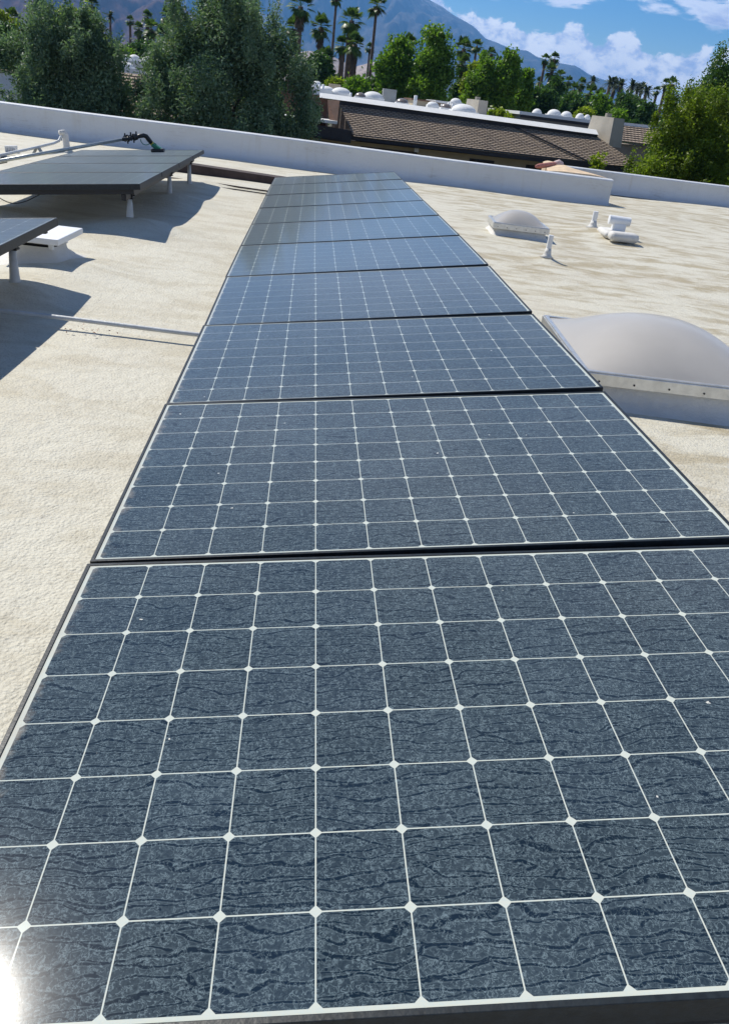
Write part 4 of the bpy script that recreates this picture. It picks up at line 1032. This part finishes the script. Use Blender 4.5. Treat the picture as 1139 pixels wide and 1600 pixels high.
def skirt_mesh(seed, h=1.0, r_=.45):
    rr = random.Random(seed); mb = MB()
    for i in range(150):
        az_ = rr.random() * 6.283; z = -h * rr.random() * .8; rad = r_ * (.35 + .25 * rr.random()); d = Vector((math.cos(az_), math.sin(az_), 0)); t_ = Vector((-d.y, d.x, 0))
        p = d * .12 * r_ + Vector((0, 0, z + .12)); q = d * (rad + .15 * r_) + Vector((0, 0, z - .28 * h * rr.uniform(.7, 1.2)))
        m_ = p.lerp(q, .55) + d * .16 * r_; wv = t_ * .11 * r_
        mb.add([p, m_ - wv, q, m_ + wv], [(0, 1, 2, 3)])
    return mb.mesh('skirt', M_SKIRT)
FAN = [frond_mesh(200 + i, 38, 1.0, True, .6, M_PALM) for i in range(4)]
PIN = [frond_mesh(220 + i, 44, 1.0, False, .75, M_DATE) for i in range(2)]
SKT = [skirt_mesh(240 + i) for i in range(2)]
def palm(label, px, py, rpx, Y, base_px=None, kind='fan', skirt=0.0, thick=.16, i=0):
    c = at(px, py, Y); r_ = rpx * Y / 1235.0 * (1.12 if kind == 'fan' else 1.35)
    bx_ = c.x if base_px is None else c.x + (base_px) * Y / 1235.0
    t_ = thing('palm_tree', label, 'palm tree', (bx_, Y, GZ), (0, 0, 0), 'palm trees on the skyline')
    top_ = Vector((c.x - bx_, 0, c.z - GZ)); rr = random.Random(i + 900)
    m = MB(); n = 8
    m.tube([(top_.x * f * f, .1 * math.sin(f * 3 + i), top_.z * f) for f in [k / n for k in range(n + 1)]], [thick * (1.5 if k == 0 else 1.1 - .35 * k / n) for k in range(n + 1)], 9)
    m.build('trunk', M_PALMT, t_, True)
    o = bpy.data.objects.new('fronds', (FAN if kind == 'fan' else PIN)[i % (4 if kind == 'fan' else 2)]); COL.objects.link(o); o.parent = t_; o.location = top_; o.scale = (r_, r_, r_ * 1.05); o.rotation_euler = (0, 0, rr.random() * 6.28)
    if skirt:
        s_ = bpy.data.objects.new('skirt', SKT[i % 2]); COL.objects.link(s_); s_.parent = t_; s_.location = top_ + Vector((0, 0, -.1 * r_)); hh = skirt * Y / 1235.0
        s_.scale = (r_ * 1.0, r_ * 1.0, hh); s_.rotation_euler = (0, 0, rr.random() * 6.28)
    return t_
PALMS = [
    (20, 28, 13, 62, 'fan', 14, .2, 'dark fan palm at the upper left corner'),
    (144, 7, 11, 95, 'fan', 8, .2, 'lone fan palm above the yellow green crown, top left'),
    (173, 25, 8, 80, 'pin', 0, .12, 'wispy palm just right of the lone top left palm'),
    (204, 33, 7, 120, 'fan', 3, .2, 'small slim distant palm left of the palm cluster in the olive gap'),
    (231, 27, 9, 105, 'fan', 14, .2, 'upper palm of the cluster in the gap between olives'),
    (217, 45, 9, 100, 'fan', 10, .2, 'left palm of the cluster in the gap between olives'),
    (237, 45, 14, 88, 'fan', 22, .22, 'largest shaggy palm of the cluster between the olives'),
    (220, 66, 13, 80, 'pin', 0, .2, 'lowest feathery palm of the cluster between the olives'),
    (263, 26, 13, 92, 'fan', 14, .25, 'sunlit fan palm right of the cluster between the olives'),
    (258, 58, 16, 80, 'fan', 0, .2, 'low dark palm beside the taller olive'),
    (470, 10, 20, 75, 'fan', 26, .28, 'big shaggy fan palm right above the taller olive'),
    (458, 45, 14, 80, 'fan', 16, .22, 'shorter palm just below the big shaggy palm'),
    (502, 42, 17, 78, 'fan', 24, .25, 'shaggy palm between the big shaggy palm and the thin tall one'),
    (526, -2, 10, 100, 'fan', 8, .17, 'very tall thin palm whose crown touches the top edge'),
    (550, 32, 18, 82, 'fan', 30, .3, 'stout palm with a brown skirt left of the tall bare trunk'),
    (536, 72, 14, 84, 'fan', 18, .3, 'squat palm low down against the left of the stout skirted palm'),
    (555, 70, 16, 80, 'fan', 44, .3, 'shaggy palm below the stout skirted palm'),
    (510, 92, 16, 76, 'fan', 20, .2, 'dark squat palm right of the taller olive'),
    (589, 9, 15, 86, 'fan', 9, .17, 'tall slender palm standing alone above the grey rooftop unit'),
    (578, 76, 8, 150, 'fan', 4, .2, 'tiny distant palm beside the slender trunk'),
    (640, 68, 13, 80, 'fan', 12, .2, 'palm crown showing behind the left bright upright tree'),
    (725, 76, 16, 78, 'fan', 16, .2, 'palm right of the tallest bright green tree'),
    (745, 72, 10, 95, 'fan', 6, .16, 'taller palm of the group right of the tallest bright tree'),
    (722, 100, 14, 74, 'fan', 14, .2, 'lower palm crown right of the tallest bright tree'),
    (756, 90, 10, 90, 'fan', 8, .2, 'palm peeping over the yellow green tree'),
    (768, 84, 9, 92, 'fan', 6, .2, 'dark palm tip above the leafy tree by the chimney block'),
    (852, 93, 8, 110, 'fan', 10, .2, 'left one of the tall far pair against the blue ridge'),
    (866, 92, 9, 108, 'fan', 16, .22, 'right one of the tall far pair against the blue ridge'),
    (862, 112, 12, 100, 'fan', 30, .25, 'shaggy palm under the tall far pair'),
    (843, 128, 7, 115, 'fan', 6, .2, 'small palm left of the tall far pair'),
    (875, 118, 9, 104, 'fan', 14, .2, 'palm to the right of the tall far pair'),
    (888, 128, 8, 110, 'fan', 12, .2, 'first low palm right of the far pair'),
    (897, 140, 10, 96, 'fan', 16, .2, 'low wide palm between the far pair and date palms'),
    (908, 131, 9, 104, 'fan', 14, .2, 'palm halfway between the far pair and date palms'),
    (926, 127, 9, 110, 'pin', 0, .2, 'feathery palm left of the three date palms'),
    (922, 146, 13, 92, 'fan', 20, .2, 'broad fan palm left of the three date palms'),
    (937, 150, 11, 90, 'fan', 10, .2, 'fan palm under the feathery palm'),
    (954, 129, 11, 105, 'pin', 0, .26, 'left of the three dark trunked date palms by the ridge end'),
    (961, 131, 11, 106, 'pin', 0, .26, 'middle of the three dark trunked date palms by the ridge end'),
    (970, 133, 12, 104, 'pin', 0, .28, 'right of the three dark trunked date palms by the ridge end'),
    (988, 134, 11, 110, 'pin', 0, .26, 'left tall one of the four date palms near the golden tree'),
    (996, 138, 9, 112, 'pin', 0, .24, 'second of the four date palms near the golden tree'),
    (1003, 137, 10, 112, 'pin', 0, .24, 'third of the four date palms near the golden tree'),
    (1010, 143, 11, 108, 'pin', 0, .26, 'right one of the four date palms near the golden tree'),
    (982, 165, 14, 84, 'fan', 20, .2, 'low fan palm below the four date palms'),
    (1000, 168, 12, 82, 'fan', 18, .2, 'low fan palm right below the four date palms'),
    (1026, 142, 7, 100, 'fan', 5, .2, 'small palm tip left of the twin palms over the golden tree'),
    (1040, 132, 9, 96, 'fan', 8, .2, 'left of the twin palms over the golden tree'),
    (1050, 131, 10, 95, 'fan', 10, .2, 'right of the twin palms over the golden tree'),
    (1080, 150, 10, 88, 'fan', 8, .2, 'palm tip showing behind the golden tree'),
    (1098, 133, 8, 90, 'pin', 0, .2, 'wispy palm tip left of the darker right edge tree'),
]
for i, (px, py, rp, Y, kd, sk, th, lab) in enumerate(PALMS):
    palm(lab, px, py, rp, Y, None, kd, sk, th, i)

# the far wood that reads as one mass
rg = random.Random(77); fb = []
for i in range(240):
    px = rg.uniform(-150, 1300); Y = rg.uniform(105, 210)
    hgt = 150 + (px - 570) * .127 - 5
    q = at(px, hgt - rg.uniform(-4, 22), Y); w_ = rg.uniform(2.5, 5)
    for k in range(3):
        fb.append((q.x + rg.uniform(-1, 1) * w_ * .5, Y + rg.uniform(-2, 2), q.z - rg.uniform(.5, 6), w_ * .6, w_ * .6, rg.uniform(1.5, 3)))
me = leaf_mesh('distant_trees', fb, 90000, .5, M_DARKG, 5, 0, 1.6)
o = bpy.data.objects.new('distant_trees', me); COL.objects.link(o); tag(o, 'belt of far dark trees below the mountain, one continuous mass', 'trees', kind='stuff')

# ------------------------------------------------------------------ haze
def mat_haze():
    m_ = bpy.data.materials.new('haze'); m_.use_nodes = True; t = NT(m_.node_tree); t.n.clear()
    v = t.new('ShaderNodeVolumePrincipled'); v.inputs['Color'].default_value = (.17, .47, 1.0, 1); v.inputs['Density'].default_value = HAZE_DENSITY; v.inputs['Anisotropy'].default_value = .2
    o_ = t.new('ShaderNodeOutputMaterial'); t.l.new(v.outputs[0], o_.inputs['Volume']); return m_
HAZE_DENSITY = 1.45e-4
hb = MB(); hb.box((0, 4000, 900), (26000, 20000, 1820))
ho = hb.build('haze', mat_haze()); tag(ho, kind='stuff', label='thin bluish air haze over the valley', cat='haze')
zmax = max((o_.matrix_world @ Vector(c)).z for o_ in bpy.data.objects if o_.name.startswith(('mountain', 'foothills')) for c in o_.bound_box)
zlo, zhi = GZ - 8.5, zmax + 20
hb = MB(); hb.box((0, 0, (zlo + zhi) / 2), (17500, 17500, zhi - zlo)); old = ho.data; ho.data = hb.mesh('haze', old.materials[0])
